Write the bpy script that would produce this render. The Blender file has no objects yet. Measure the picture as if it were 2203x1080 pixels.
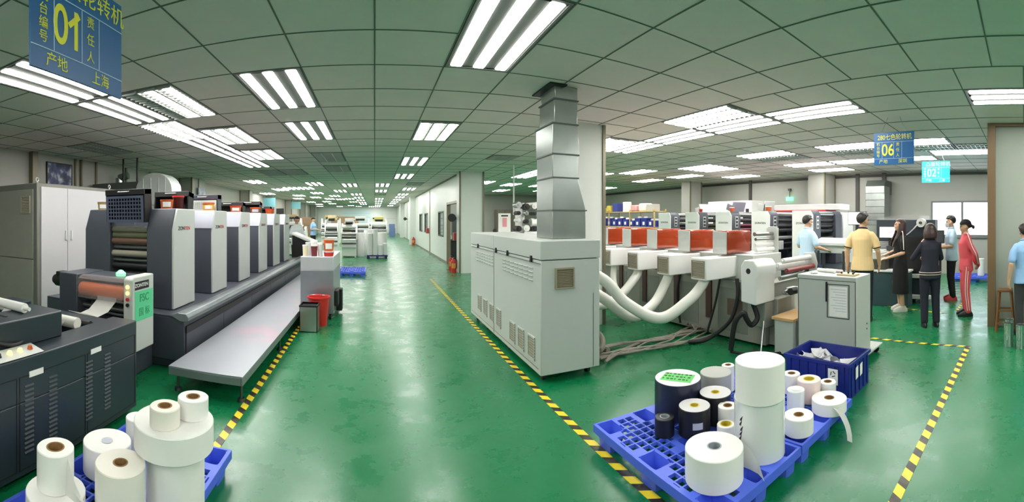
import bpy, bmesh, math, random
from mathutils import Vector, Matrix, Euler
R = math.radians
S = bpy.context.scene
COL = S.collection
HF = 1.62          # camera height above the floor
CZ = 3.08          # ceiling height
# ---------------------------------------------------------------- camera (hand-held phone panorama: a level cylinder)
F_, X0_, YH_ = 890.0, 806.0, 472.5
cd = bpy.data.cameras.new('camera'); cam = bpy.data.objects.new('camera', cd); COL.objects.link(cam)
cd.type = 'PANO'; cd.panorama_type = 'CENTRAL_CYLINDRICAL'
TC = (1101.5 - X0_) / F_; HW = 1101.5 / F_
cd.central_cylindrical_range_u_min = -HW; cd.central_cylindrical_range_u_max = HW
cd.central_cylindrical_range_v_min = -(1080 - YH_) / F_; cd.central_cylindrical_range_v_max = YH_ / F_
cd.central_cylindrical_radius = 1.0
cd.clip_start = 0.05; cd.clip_end = 200
cam.location = (0, 0, HF); cam.rotation_euler = (R(90), 0, -TC)
S.camera = cam
# ---------------------------------------------------------------- world, exposure
w = bpy.data.worlds.new('world'); S.world = w; w.use_nodes = True
w.node_tree.nodes['Background'].inputs[0].default_value = (.75, .85, 1, 1)
w.node_tree.nodes['Background'].inputs[1].default_value = 1.0
vs = S.view_settings; vs.view_transform = 'Standard'; vs.look = 'None'; vs.gamma = 1; vs.use_curve_mapping = False
vs.exposure = 1.0
S.cycles.use_denoising = True
S.cycles.use_adaptive_sampling = True; S.cycles.adaptive_threshold = .03; S.cycles.max_bounces = 6; S.cycles.diffuse_bounces = 4; S.cycles.glossy_bounces = 3; S.cycles.transmission_bounces = 4; S.cycles.transparent_max_bounces = 6
S.cycles.sample_clamp_indirect = 6; S.cycles.caustics_reflective = False; S.cycles.caustics_refractive = False
TUBE = 13.5         # strength of every lit fluorescent tube

# ---------------------------------------------------------------- materials
def lin(c):
    return tuple((x / 12.92 if x <= .04045 else ((x + .055) / 1.055) ** 2.4) for x in [v / 255 for v in c])
MAT = {}
def mat(name, rgb=None, rough=.5, metal=0., var=.06, vs=6., bump=0., emit=0., alpha=1., trans=0., coat=0., spec=.5):
    if name in MAT: return MAT[name]
    m = bpy.data.materials.new(name); m.use_nodes = True; nt = m.node_tree; n = nt.nodes; b = n['Principled BSDF']
    c = lin(rgb)
    if var:
        tc = n.new('ShaderNodeTexCoord'); no = n.new('ShaderNodeTexNoise'); no.inputs['Scale'].default_value = vs; no.inputs['Detail'].default_value = 4
        nt.links.new(tc.outputs['Object'], no.inputs['Vector'])
        mx = n.new('ShaderNodeMix'); mx.data_type = 'RGBA'
        mx.inputs[6].default_value = (*[x * (1 - var) for x in c], 1); mx.inputs[7].default_value = (*[min(1, x * (1 + var)) for x in c], 1)
        nt.links.new(no.outputs['Fac'], mx.inputs[0]); nt.links.new(mx.outputs[2], b.inputs['Base Color'])
        if bump:
            bp = n.new('ShaderNodeBump'); bp.inputs['Strength'].default_value = bump; bp.inputs['Distance'].default_value = .01
            nt.links.new(no.outputs['Fac'], bp.inputs['Height']); nt.links.new(bp.outputs[0], b.inputs['Normal'])
    else: b.inputs['Base Color'].default_value = (*c, 1)
    b.inputs['Roughness'].default_value = rough; b.inputs['Metallic'].default_value = metal; b.inputs['Specular IOR Level'].default_value = spec
    if emit:
        b.inputs['Emission Color'].default_value = (*c, 1); b.inputs['Emission Strength'].default_value = emit
    if alpha < 1: b.inputs['Alpha'].default_value = alpha
    if trans: b.inputs['Transmission Weight'].default_value = trans
    if coat: b.inputs['Coat Weight'].default_value = coat
    MAT[name] = m; return m

def wm(o):
    m = Matrix.Identity(4)
    while o: m = o.matrix_basis @ m; o = o.parent
    return m
class MB:
    """collects shapes; build() links them as one mesh object"""
    def __init__(s): s.bm = bmesh.new()
    def _fin(s, vs, mi, smooth=False):
        fs = set(f for v in vs for f in v.link_faces)
        for f in fs: f.material_index = mi; f.smooth = smooth
        return s
    def box(s, x0, x1, y0, y1, z0, z1, mi=0, m=None):
        g = bmesh.ops.create_cube(s.bm, size=1)['verts']
        for v in g:
            v.co = Vector(((x0 + x1) / 2 + v.co.x * (x1 - x0), (y0 + y1) / 2 + v.co.y * (y1 - y0), (z0 + z1) / 2 + v.co.z * (z1 - z0)))
            if m: v.co = m @ v.co
        return s._fin(g, mi)
    def bar(s, p0, p1, w, h, mi=0):
        p0 = Vector(p0); p1 = Vector(p1); d = p1 - p0
        q = d.to_track_quat('Y', 'Z').to_matrix().to_4x4(); q.translation = (p0 + p1) / 2
        return s.box(-w / 2, w / 2, -d.length / 2, d.length / 2, -h / 2, h / 2, mi, q)
    def cyl(s, p0, p1, r0, r1=None, n=20, mi=0, caps=True):
        p0 = Vector(p0); p1 = Vector(p1); d = p1 - p0
        q = d.to_track_quat('Z', 'Y').to_matrix().to_4x4(); q.translation = (p0 + p1) / 2
        g = bmesh.ops.create_cone(s.bm, cap_ends=caps, segments=n, radius1=r0, radius2=r0 if r1 is None else r1, depth=d.length, matrix=q)['verts']
        return s._fin(g, mi, True)
    def lathe(s, prof, c=(0, 0, 0), n=28, mi=0, m=None, mis=None):
        rings = []
        for r, z in prof:
            ring = [s.bm.verts.new((r * math.cos(2 * math.pi * k / n), r * math.sin(2 * math.pi * k / n), z)) for k in range(n)] if r > 1e-6 else [s.bm.verts.new((0, 0, z))]
            rings.append(ring)
        for i, (a, b) in enumerate(zip(rings, rings[1:])):
            for k in range(n):
                k2 = (k + 1) % n
                if len(a) == 1 and len(b) == 1: continue
                if len(a) == 1: f = s.bm.faces.new((a[0], b[k2], b[k]))
                elif len(b) == 1: f = s.bm.faces.new((a[k], a[k2], b[0]))
                else: f = s.bm.faces.new((a[k], a[k2], b[k2], b[k]))
                f.smooth = True; f.material_index = mis[i] if mis else mi
        t = Matrix.Translation(c) @ (m or Matrix.Identity(4))
        for ring in rings:
            for v in ring: v.co = t @ v.co
        return s
    def ball(s, c, r, mi=0, n=14, sc=(1, 1, 1)):
        g = bmesh.ops.create_uvsphere(s.bm, u_segments=n, v_segments=max(6, n // 2 + 1), radius=1)['verts']
        for v in g: v.co = Vector((c[0] + v.co.x * r * sc[0], c[1] + v.co.y * r * sc[1], c[2] + v.co.z * r * sc[2]))
        s.last = list(g)
        return s._fin(g, mi, True)
    def prism(s, poly, axis, a0, a1, mi=0, m=None):
        def at(p, a): return {'x': (a, p[0], p[1]), 'y': (p[0], a, p[1]), 'z': (p[0], p[1], a)}[axis]
        A = [s.bm.verts.new(at(p, a0)) for p in poly]; B = [s.bm.verts.new(at(p, a1)) for p in poly]
        fs = [s.bm.faces.new(A), s.bm.faces.new(B[::-1])]
        for k in range(len(poly)):
            k2 = (k + 1) % len(poly); fs.append(s.bm.faces.new((A[k2], A[k], B[k], B[k2])))
        for f in fs: f.material_index = mi
        if m:
            for v in A + B: v.co = m @ v.co
        bmesh.ops.recalc_face_normals(s.bm, faces=fs)
        return s
    def quad(s, *pts, mi=0):
        f = s.bm.faces.new([s.bm.verts.new(p) for p in pts]); f.material_index = mi; return s
    def frame(s, x0, x1, z0, z1, y0, y1, t, mi=0, axis='y'):
        for a, b, c, d in ((x0, x1, z0, z0 + t), (x0, x1, z1 - t, z1), (x0, x0 + t, z0 + t, z1 - t), (x1 - t, x1, z0 + t, z1 - t)):
            if axis == 'y': s.box(a, b, y0, y1, c, d, mi)
            elif axis == 'x': s.box(y0, y1, a, b, c, d, mi)
            else: s.box(a, b, c, d, y0, y1, mi)
        return s
    def tube(s, pts, r, n=10, mi=0, sub=6, caps=True):
        P = [Vector(p) for p in pts]; Q = []
        if sub > 1 and len(P) > 2:
            for i in range(len(P) - 1):
                a = P[i - 1] if i else P[0] * 2 - P[1]; b = P[i]; c = P[i + 1]; d = P[i + 2] if i + 2 < len(P) else P[-1] * 2 - P[-2]
                for k in range(sub):
                    t = k / sub
                    Q.append(.5 * (2 * b + (c - a) * t + (2 * a - 5 * b + 4 * c - d) * t * t + (3 * b - a - 3 * c + d) * t ** 3))
            Q.append(P[-1])
        else: Q = P
        up = Vector((0, 0, 1)); rings = []
        prev = None
        for i, p in enumerate(Q):
            t = ((Q[i + 1] if i + 1 < len(Q) else p) - (Q[i - 1] if i else p)).normalized()
            if prev is None:
                e = t.cross(up) if abs(t.z) < .95 else t.cross(Vector((1, 0, 0)))
            else: e = prev - t * prev.dot(t)
            e.normalize(); prev = e; f = t.cross(e)
            rr = r[min(i, len(r) - 1)] if isinstance(r, (list, tuple)) else r
            rings.append([s.bm.verts.new(p + (e * math.cos(2 * math.pi * k / n) + f * math.sin(2 * math.pi * k / n)) * rr) for k in range(n)])
        for a, b in zip(rings, rings[1:]):
            for k in range(n):
                fc = s.bm.faces.new((a[k], a[(k + 1) % n], b[(k + 1) % n], b[k])); fc.smooth = True; fc.material_index = mi
        if caps:
            for ring in (rings[0][::-1], rings[-1]): s.bm.faces.new(ring).material_index = mi
        return s
    def sheet(s, rows, mi=0, th=0.):
        """rows of points -> a surface"""
        V = [[s.bm.verts.new(p) for p in row] for row in rows]; fs = []
        for a, b in zip(V, V[1:]):
            for k in range(len(a) - 1): fs.append(s.bm.faces.new((a[k], a[k + 1], b[k + 1], b[k])))
        for f in fs: f.smooth = True; f.material_index = mi
        if th: 
            g = bmesh.ops.solidify(s.bm, geom=fs, thickness=th)
        return s
    def text(s, body, size, m, mi=0, ext=.001, align='CENTER', wscale=1.):
        cu = bpy.data.curves.new('t', 'FONT'); cu.body = body; cu.size = size; cu.align_x = align; cu.align_y = 'CENTER'; cu.extrude = ext; cu.resolution_u = 6 if size > .1 else 3
        if bold and body.isascii(): cu.offset = size * .012
        o = bpy.data.objects.new('t', cu); COL.objects.link(o); dg = bpy.context.evaluated_depsgraph_get(); dg.update()
        me = bpy.data.meshes.new_from_object(o.evaluated_get(dg)); bpy.data.objects.remove(o); bpy.data.curves.remove(cu)
        me.transform(m @ Matrix.Diagonal((wscale, 1, 1, 1)))
        for p in me.polygons: p.material_index = mi
        k = len(s.bm.faces); s.bm.from_mesh(me); s.bm.faces.ensure_lookup_table()
        for f in s.bm.faces[k:]: f.material_index = mi
        bpy.data.meshes.remove(me); return s
    def build(s, name, mats, parent=None, bevel=0., seg=2, w=True, ang=35, sub=0, loc=None):
        if parent is not None and w: s.bm.transform(wm(parent).inverted())
        elif loc is not None: s.bm.transform(Matrix.Translation(-Vector(loc)))
        me = bpy.data.meshes.new(name); s.bm.normal_update(); s.bm.to_mesh(me); s.bm.free()
        for m in (mats if isinstance(mats, (list, tuple)) else [mats]): me.materials.append(m)
        me.set_sharp_from_angle(angle=R(ang))
        o = bpy.data.objects.new(name, me); COL.objects.link(o)
        if loc is not None: o.location = loc
        if parent is not None: o.parent = parent
        if bevel:
            md = o.modifiers.new('bevel', 'BEVEL'); md.width = bevel; md.segments = seg; md.limit_method = 'ANGLE'; md.angle_limit = R(40)
            for p in me.polygons: p.use_smooth = True
            me.set_sharp_from_angle(angle=R(60))
            md.harden_normals = False
        if sub: md = o.modifiers.new('sub', 'SUBSURF'); md.levels = sub; md.render_levels = sub
        return o
bold = True
def tag(o, label, cat, group=None, kind=None):
    o['label'] = label; o['category'] = cat
    if group: o['group'] = group
    if kind: o['kind'] = kind
    return o
def thing(name, label, cat, loc=(0, 0, 0), rz=0., group=None):
    o = bpy.data.objects.new(name, None); COL.objects.link(o); o.empty_display_size = .1
    o.location = loc; o.rotation_euler = (0, 0, rz)
    return tag(o, label, cat, group)
def struct(o, label=None):
    o['kind'] = 'structure'
    if label: o['label'] = label
    return o
def dup(root, loc, rz=None, label=None, group=None):
    def cp(o, par):
        c = o.copy(); COL.objects.link(c); c.parent = par
        for ch in list(o.children): cp(ch, c)
        return c
    r = cp(root, None); r.location = loc
    if rz is not None: r.rotation_euler = (0, 0, rz)
    if label: r['label'] = label
    if group: r['group'] = group
    return r
ORD = ['first', 'second', 'third', 'fourth', 'fifth', 'sixth', 'seventh', 'eighth', 'ninth', 'tenth', 'eleventh', 'twelfth']
# ================================================================= setting
def floor_mat():
    m = bpy.data.materials.new('green epoxy floor'); m.use_nodes = True; nt = m.node_tree; n = nt.nodes; L = nt.links; b = n['Principled BSDF']
    tc = n.new('ShaderNodeTexCoord')
    def noise(sc, det, rough=.6):
        o = n.new('ShaderNodeTexNoise'); o.inputs['Scale'].default_value = sc; o.inputs['Detail'].default_value = det; o.inputs['Roughness'].default_value = rough
        L.new(tc.outputs['Object'], o.inputs['Vector']); return o
    big = noise(.9, 5); fine = noise(14, 6, .7); mid = noise(3.2, 6, .65)
    mx = n.new('ShaderNodeMix'); mx.data_type = 'RGBA'; mx.inputs[6].default_value = (*lin((7, 100, 59)), 1); mx.inputs[7].default_value = (*lin((13, 118, 71)), 1)
    L.new(big.outputs['Fac'], mx.inputs[0])
    r = n.new('ShaderNodeValToRGB'); r.color_ramp.elements[0].position = .62; r.color_ramp.elements[1].position = .8
    r.color_ramp.elements[0].color = (0, 0, 0, 1); r.color_ramp.elements[1].color = (.05, .05, .05, 1); L.new(fine.outputs['Fac'], r.inputs[0])
    m2 = n.new('ShaderNodeMix'); m2.data_type = 'RGBA'; L.new(r.outputs[0], m2.inputs[0]); L.new(mx.outputs[2], m2.inputs[6]); m2.inputs[7].default_value = (*lin((90, 160, 125)), 1)
    L.new(m2.outputs[2], b.inputs['Base Color'])
    mr = n.new('ShaderNodeMapRange'); mr.inputs[1].default_value = .3; mr.inputs[2].default_value = .7; mr.inputs[3].default_value = .20; mr.inputs[4].default_value = .40
    L.new(mid.outputs['Fac'], mr.inputs[0]); L.new(mr.outputs[0], b.inputs['Roughness'])
    bp = n.new('ShaderNodeBump'); bp.inputs['Strength'].default_value = .10; bp.inputs['Distance'].default_value = .02; L.new(mid.outputs['Fac'], bp.inputs['Height'])
    L.new(bp.outputs[0], b.inputs['Normal']); b.inputs['Specular IOR Level'].default_value = .6; b.inputs['Coat Weight'].default_value = .10; b.inputs['Coat Roughness'].default_value = .2
    return m
XL, XR, YB, YF = -6.6, 12.2, -7.0, 48.0
M_wall = mat('painted wall panel', (172, 172, 165), .5, var=.03, vs=1.5)
M_wall2 = mat('white wall panel', (222, 226, 222), .35, var=.03, vs=1.5)
M_trim = mat('aluminium trim', (128, 122, 104), .4, .5)
M_dtrim = mat('dark trim', (70, 68, 62), .5)
M_tile = mat('ceiling tile', (246, 228, 227), .65, var=.05, vs=3, bump=.04)
M_grid = mat('ceiling grid bar', (104, 106, 98), .6)
struct(MB().box(XL - .2, XR + .2, YB - .2, YF + .2, -.12, 0).build('floor', floor_mat()))
struct(MB().box(XL - .15, XL, YB, YF, 0, CZ + .2).build('wall_left', M_wall))
struct(MB().box(XL, XR, YF, YF + .15, 0, CZ + .2).build('wall_far', M_wall2))
struct(MB().box(XL, XR, YB - .15, YB, 0, CZ + .2).build('wall_back', M_wall))
# wall on the right side of the aisle: panels with two windows and a doorway
m = MB()
X1, X2 = 2.64, 2.74
def seg(y0, y1, z0=0, z1=CZ + .2): m.box(X1, X2, y0, y1, z0, z1)
wins = [(15.7, 17.0), (20.4, 21.7), (22.8, 24.2)]
yy = 14.9
for a, b in wins:
    seg(yy, a); seg(a, b, 0, .95); seg(a, b, 1.95, CZ + .2); yy = b
seg(yy, YF); seg(13.0, 14.9, 2.2, CZ + .2)
struct(m.build('wall_partition', M_wall2))
for k, (a, b) in enumerate(wins):
    fr = MB().frame(a, b, .95, 1.95, X1 - .015, X2 + .015, .05, 0, 'x').build('window_%d' % (k + 1), M_dtrim); struct(fr)
    struct(MB().box(X1 + .04, X1 + .05, a + .05, b - .05, 1.0, 1.9).build('window_%d_glass' % (k + 1), mat('window glass', (190, 205, 200), .05, var=0, alpha=.35), fr))
m = MB(); m.box(X1 - .02, X2 + .02, 14.86, 14.94, 0, 2.2); m.box(X1 - .02, X2 + .02, 13.0, 14.94, 2.16, 2.24); m.box(X1 - .02, X2 + .02, 12.72, 12.8, 0, CZ)
struct(m.build('door_1', M_trim))
m = MB()
for y in (19.6, 28.0, 33.5): m.box(X1 - .025, X1 + .01, y - .07, y + .07, 0, CZ)
m.box(X1 - .02, X1 + .01, 12.7, YF, CZ - .05, CZ); m.box(X1 - .012, X1 + .01, 14.9, YF, 0, .08)
struct(m.build('trim_1', M_trim))
# the hall to the right of it
struct(MB().box(2.74, XR, 23.4, 23.55, 0, CZ + .2).build('wall_hall', M_wall))
wy0, wy1, wz0, wz1 = .93, 2.80, 1.12, 2.18
m = MB(); m.box(XR, XR + .15, YB, wy0, 0, CZ + .2); m.box(XR, XR + .15, wy1, 23.4, 0, CZ + .2); m.box(XR, XR + .15, wy0, wy1, 0, wz0); m.box(XR, XR + .15, wy0, wy1, wz1, CZ + .2)
struct(m.build('wall_right', M_wall))
fr = struct(MB().frame(wy0, wy1, wz0, wz1, XR - .02, XR + .1, .05, 0, 'x').box(XR - .015, XR + .05, 1.82, 1.88, wz0, wz1).box(XR - .06, XR, wy0 - .05, wy1 + .05, wz0 - .05, wz0).build('window_4', mat('grey window frame', (120, 122, 120), .5)))
struct(MB().box(XR + .08, XR + .09, wy0, wy1, wz0, wz1).build('window_4_glass', mat('daylit frosted glass', (232, 244, 255), .6, var=0, emit=2.2), fr))
m = MB()
m.box(XR - .03, XR, YB, 23.4, CZ - .12, CZ - .04); 
for y in (12.6, 9.5, 5.2, 4.3): m.box(XR - .05, XR, y - .06, y + .06, 0, CZ)
struct(m.build('trim_2', M_dtrim))
# columns
def column(name, x0, x1, y0, y1, mt=M_wall2, tr=True):
    c = MB().box(x0, x1, y0, y1, 0, CZ).build(name, mt); struct(c)
    if tr:
        m = MB()
        for x in (x0, x1): m.box(x - .025, x + .025, y0 - .02, y0 + .02, 0, CZ)
        struct(m.build('trim', M_trim, c))
column('column_1', 2.62, 3.37, 5.45, 6.0); column('column_2', 2.55, 3.28, 12.2, 12.7)
column('column_3', 10.9, 11.5, 11.4, 11.9, M_wall); column('column_4', 11.45, 12.15, 6.0, 6.6, M_wall)
for k, y in enumerate((12.9, 13.45, 19.5, 24.5, 30., 36., 42.)):
    column('column_%d' % (k + 5), XL + .02, XL + .5, y, y + .55, M_wall)
for k, y in enumerate((26.6, 37.0)): struct(MB().box(2.28, 2.64, y, y + .5, 0, CZ).build('column_%d' % (k + 12), M_wall2))
# partition at the far right of the picture, with its brown corner post
struct(MB().box(6.3, 6.42, YB, .5, 0, CZ).build('wall_panel', mat('grey wall panel', (154, 160, 150), .5, var=.03)))
struct(MB().box(6.24, 6.45, .44, .56, 0, CZ).box(6.24, 6.3, YB, .44, CZ - .05, CZ).build('trim_3', mat('brown metal corner', (122, 98, 72), .45, .2)))
# ---- ceiling: tiles in a metal grid, open where a light sits
XLN = [-.70 * k for k in range(9, 0, -1)] + [.655 * k for k in range(0, 19)]
XLN = [XL] + [x for x in XLN if XL + .1 < x < XR - .1] + [XR]
YA = [2.46 + .716 * k for k in range(-14, 64)]; YA = [YB] + [y for y in YA if YB < y < YF] + [YF]
YC = [2.05 + .68 * k for k in range(-14, 32)]; YC = [YB] + [y for y in YC if YB < y < 23.4] + [23.4]
XS = .655 * 6   # the grid shifts at this bar
A0, AS, C0, CS = 2.46, .716, 2.05, .68
# fixtures: (column left x, y start, type)   type b bare tubes, l louvred, d dark, h half lit
def Lx(k): return -.70 * k
def Rx(k): return .655 * k
def ya(k): return A0 + AS * k
def yc(k): return C0 + CS * k
FIX = []
def fx(x0, x1, y, ln, ty, row): FIX.append((x0, x1, y, y + ln, ty, row))
for k, ty in enumerate('bblbbb'): fx(Lx(5), Lx(4), ya(2 * k), 2 * AS, ty, 'run above the press')
for k, ty in ((2, 'h'), (5, 'l'), (8, 'l'), (19, 'b'), (31, 'b')): fx(Lx(4), Lx(3), ya(k), 2 * AS, ty, 'row beside the press run')
for k, ty in ((2, 'b'), (5, 'b'), (9, 'd'), (12, 'd'), (20, 'b'), (29, 'b')): fx(Lx(2), Lx(1), ya(k), 2 * AS, ty, 'row left of the aisle centre')
for k, ty in ((0, 'b'), (5, 'l'), (10, 'b'), (15, 'b')): fx(Rx(1), Rx(2), ya(k), 2 * AS, ty, 'row over the aisle')
for k, ty in ((19, 'd'), (23, 'b'), (29, 'b'), (33, 'b'), (38, 'b'), (43, 'b'), (48, 'b'), (56, 'b')): fx(Rx(2), Rx(3), ya(k), 2 * AS, ty, 'far row along partition wall')
for k, ty in ((20, 'b'), (29, 'd')): fx(Rx(0), Rx(1), ya(k), 2 * AS, ty, 'added far middle group')
for x, k, ty in ((5, 13, 'd'), (4, 13, 'd'), (6, 22, 'b'), (5, 22, 'b'), (7, 30, 'b'), (6, 42, 'b'), (3, 43, 'b'), (2, 50, 'b'), (8, 5, 'd'), (5, 36, 'b')): fx(Lx(x), Lx(x - 1), ya(k), 2 * AS, ty, 'added far left group')
fx(Rx(4), Rx(5), ya(9), AS, 'd', 'ceiling behind the galvanised duct')
for k, ty in ((-4, 'b'), (0, 'b'), (2, 'b'), (4, 'b'), (6, 'b'), (13, 'b'), (15, 'b')): fx(Rx(7), Rx(8), yc(k), 2 * CS, ty, 'right run of lights')
for k, ty in ((2, 'l'), (6, 'l')): fx(Rx(6), Rx(7), yc(k), 2 * CS, ty, 'row beside the right run')
for x, k, ty in ((11, -1, 'b'), (11, 1, 'b'), (11, 4, 'b'), (12, 4, 'd'), (12, -3, 'd'), (12, -1, 'd'), (12, 1, 'd'), (13, -2, 'b'), (14, 0, 'b'), (14, 2, 'b'), (14, 4, 'b'), (12, 8, 'b'), (13, 8, 'b'), (11, 11, 'b'),
                 (14, 11, 'b'), (14, 14, 'b'), (12, 16, 'd'), (8, 20, 'b'), (10, 20, 'b'), (9, 25, 'b'), (12, 24, 'b'), (6, 24, 'b'), (7, 28, 'b'), (10, 13, 'b'), (16, 4, 'b'), (16, 9, 'b'), (15, -4, 'b'), (9, 16, 'b'), (15, 20, 'b'), (6, 19, 'b')): fx(Rx(x), Rx(x + 1), yc(k), 2 * CS, ty, 'back of right hall')  # list includes extra lights added to brighten the right hall
for x, k, ty in ((7, 17, 'b'), (7, 23, 'b'), (5, 27, 'b'), (8, 35, 'b'), (4, 37, 'b'), (2, 39, 'b'), (6, 48, 'b'), (4, 55, 'b'), (9, 27, 'b'), (8, 43, 'b'), (6, 33, 'b'), (3, 25, 'b'), (3, 36, 'b'), (8, 50, 'b'), (2, 34, 'b'), (2, 45, 'b'), (9, 58, 'b'), (6, 59, 'b'), (3, 59, 'b'), (1, 60, 'b')): 
    if ty: fx(Lx(x), Lx(x - 1), ya(k), 2 * AS, ty, 'added far left group')  # extra lights added to brighten the far ceiling and far wall
for k, ty in ((25, 'b'), (36, 'b'), (41, 'b'), (47, 'b'), (54, 'b'), (60, 'b')): fx(Rx(0), Rx(1), ya(k), 2 * AS, ty, 'added far middle group')  # more lights added to lift the brightness of the far aisle
# unseen lights added behind the camera to brighten the foreground and near floor
for x, d in ((Lx(5), .70), (Lx(2), .70), (Rx(1), .655), (Rx(4), .655)):
    for k in (-6, -9): fx(x, x + d, ya(k), 2 * AS, 'b', 'added rows behind the camera')
for x in (Rx(7), Rx(10)):
    for k in (-6, -9): fx(x, x + .655, yc(k), 2 * CS, 'b', 'added rows behind the camera')
def covered(x, y):
    return any(a < x < b and c < y < d for a, b, c, d, _, _ in FIX)
m = MB(); g = MB()
for i in range(len(XLN) - 1):
    a, b = XLN[i], XLN[i + 1]; Y = YA if a < XS - .01 else YC
    for c, d in zip(Y, Y[1:]):
        if not covered((a + b) / 2, (c + d) / 2): m.quad((a, c, CZ), (a, d, CZ), (b, d, CZ), (b, c, CZ))
    for y in Y[1:-1]:
        if not covered((a + b) / 2, y): g.box(a, b, y - .006, y + .006, CZ - .004, CZ + .006)
    for c, d in zip(Y, Y[1:]):
        if i and not (covered(a - .1, (c + d) / 2) and covered(a + .1, (c + d) / 2)): g.box(a - .006, a + .006, c, d, CZ - .005, CZ + .006)
m.box(XL, XR, YB, YF, CZ + .14, CZ + .2)
struct(m.build('ceiling', M_tile)); struct(g.build('trim_ceiling', M_grid))
# ---- light fittings
M_refl = mat('reflector metal', (122, 124, 122), .5, .3); M_tube = mat('lit fluorescent tube', (255, 252, 246), .5, var=0, emit=TUBE)
M_off = mat('unlit tube', (186, 190, 188), .4, var=0); M_louv = mat('louvre', (205, 207, 205), .35, .4)
PRO = {}
def fixture(w_, ln, ty):
    k = (round(w_, 3), round(ln, 3), ty)
    if k in PRO: return dup(PRO[k], (0, 0, 0))
    t = thing('ceiling_light', '', 'ceiling light')
    m = MB(); e = .012; m.frame(e, w_ - e, e, ln - e, CZ - .006, CZ + .01, .025, 0, 'z').box(e, w_ - e, e, ln - e, CZ + .085, CZ + .095)
    for a, b, c, d in ((e, w_ - e, e, e + .01), (e, w_ - e, ln - e - .01, ln - e), (e, e + .01, e, ln - e), (w_ - e - .01, w_ - e, e, ln - e)): m.box(a, b, c, d, CZ, CZ + .09)
    xs = [e] + [w_ * (q + .5) / 3 + d for q in range(3) for d in (-.056, .056)] + [w_ - e]
    for a, b in zip(xs[0::2], xs[1::2]): m.box(a, b, e, ln - e, CZ - .002, CZ + .03)
    m.box(e, w_ - e, e, e + .05, CZ - .002, CZ + .03).box(e, w_ - e, ln - e - .05, ln - e, CZ - .002, CZ + .03)
    m.build('housing', M_refl, t, w=False)
    for q in range(3):
        x = w_ * (q + .5) / 3; lit = ty in 'bl' or (ty == 'h' and q)
        MB().prism([(x - .055, CZ + .02), (x + .055, CZ + .02), (x + .055, CZ - .001), (x + .042, CZ - .012), (x - .042, CZ - .012), (x - .055, CZ - .001)], 'y', .062, ln - .062).build('lamp_tube', M_tube if lit else M_off, t, w=False)
    if ty in 'lhd':
        m = MB(); N = 15
        for q in range(N):
            y = .06 + (ln - .12) * q / (N - 1); m.box(.035, w_ - .035, y - .007, y + .007, CZ - .026, CZ + .0)
        for q in (1, 2): m.box(w_ * q / 3 - .01, w_ * q / 3 + .01, .03, ln - .03, CZ - .026, CZ + .0)
        m.build('louvre', M_louv, t, w=False)
    PRO[k] = t; return t
WORD = {'b': 'lit open ceiling light', 'l': 'lit louvred ceiling light', 'd': 'unlit grey ceiling light', 'h': 'half lit louvred ceiling light'}
ORDS = ORD + ['thirteenth', 'fourteenth', 'fifteenth', 'sixteenth', 'seventeenth', 'eighteenth', 'nineteenth', 'twentieth', 'twenty-first', 'twenty-second', 'twenty-third', 'twenty-fourth', 'twenty-fifth', 'twenty-sixth', 'twenty-seventh', 'twenty-eighth', 'twenty-ninth', 'thirtieth', 'last', 'very last']
cnt = {}; tot = {}
for f in FIX: tot[f[4:]] = tot.get(f[4:], 0) + 1
for f in sorted(FIX, key=lambda q: (q[2], q[0])):
    t = fixture(f[1] - f[0], f[3] - f[2], f[4]); t.location = (f[0], f[2], 0)
    cnt[f[4:]] = cnt.get(f[4:], 0) + 1
    t['label'] = '%s, %s nearest in the %s' % (WORD[f[4]], ORDS[cnt[f[4:]] - 1], f[5]) if tot[f[4:]] > 1 else '%s, only one in the %s' % (WORD[f[4]], f[5])
    t['group'] = 'ceiling lights'
# ================================================================= floor tape
def tape_mat():
    m = bpy.data.materials.new('yellow and black tape'); m.use_nodes = True; nt = m.node_tree; n = nt.nodes; L = nt.links; b = n['Principled BSDF']
    tc = n.new('ShaderNodeTexCoord'); sx = n.new('ShaderNodeSeparateXYZ'); L.new(tc.outputs['Object'], sx.inputs[0])
    def mth(op, a, bb):
        o = n.new('ShaderNodeMath'); o.operation = op
        for i, v in enumerate((a, bb)):
            if isinstance(v, (int, float)): o.inputs[i].default_value = v
            else: L.new(v, o.inputs[i])
        return o.outputs[0]
    v = mth('ADD', sx.outputs[1], mth('MULTIPLY', sx.outputs[0], .7)); st = mth('GREATER_THAN', mth('FRACT', mth('MULTIPLY', v, 1 / .17), 0), .47)
    no = n.new('ShaderNodeTexNoise'); no.inputs['Scale'].default_value = 9; no.inputs['Detail'].default_value = 6; L.new(tc.outputs['Object'], no.inputs['Vector'])
    mx = n.new('ShaderNodeMix'); mx.data_type = 'RGBA'; mx.inputs[6].default_value = (*lin((38, 34, 30)), 1); mx.inputs[7].default_value = (*lin((228, 205, 40)), 1); L.new(st, mx.inputs[0])
    r = n.new('ShaderNodeMapRange'); r.inputs[1].default_value = .5; r.inputs[2].default_value = .85; r.inputs[3].default_value = 0; r.inputs[4].default_value = .6; L.new(no.outputs['Fac'], r.inputs[0])
    m2 = n.new('ShaderNodeMix'); m2.data_type = 'RGBA'; L.new(r.outputs[0], m2.inputs[0]); L.new(mx.outputs[2], m2.inputs[6]); m2.inputs[7].default_value = (*lin((120, 120, 90)), 1)
    L.new(m2.outputs[2], b.inputs['Base Color']); b.inputs['Roughness'].default_value = .38
    return m
M_tape = tape_mat()
def floor_tape(p, q, label, wd=.06):
    p = Vector((*p, 0)); q = Vector((*q, 0)); d = q - p
    o = MB().box(-wd / 2, wd / 2, 0, d.length, 0, .0025).build('floor_tape', M_tape)
    o.location = p; o.rotation_euler = (0, 0, math.atan2(-d.x, d.y)); tag(o, label, 'floor tape')
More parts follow.
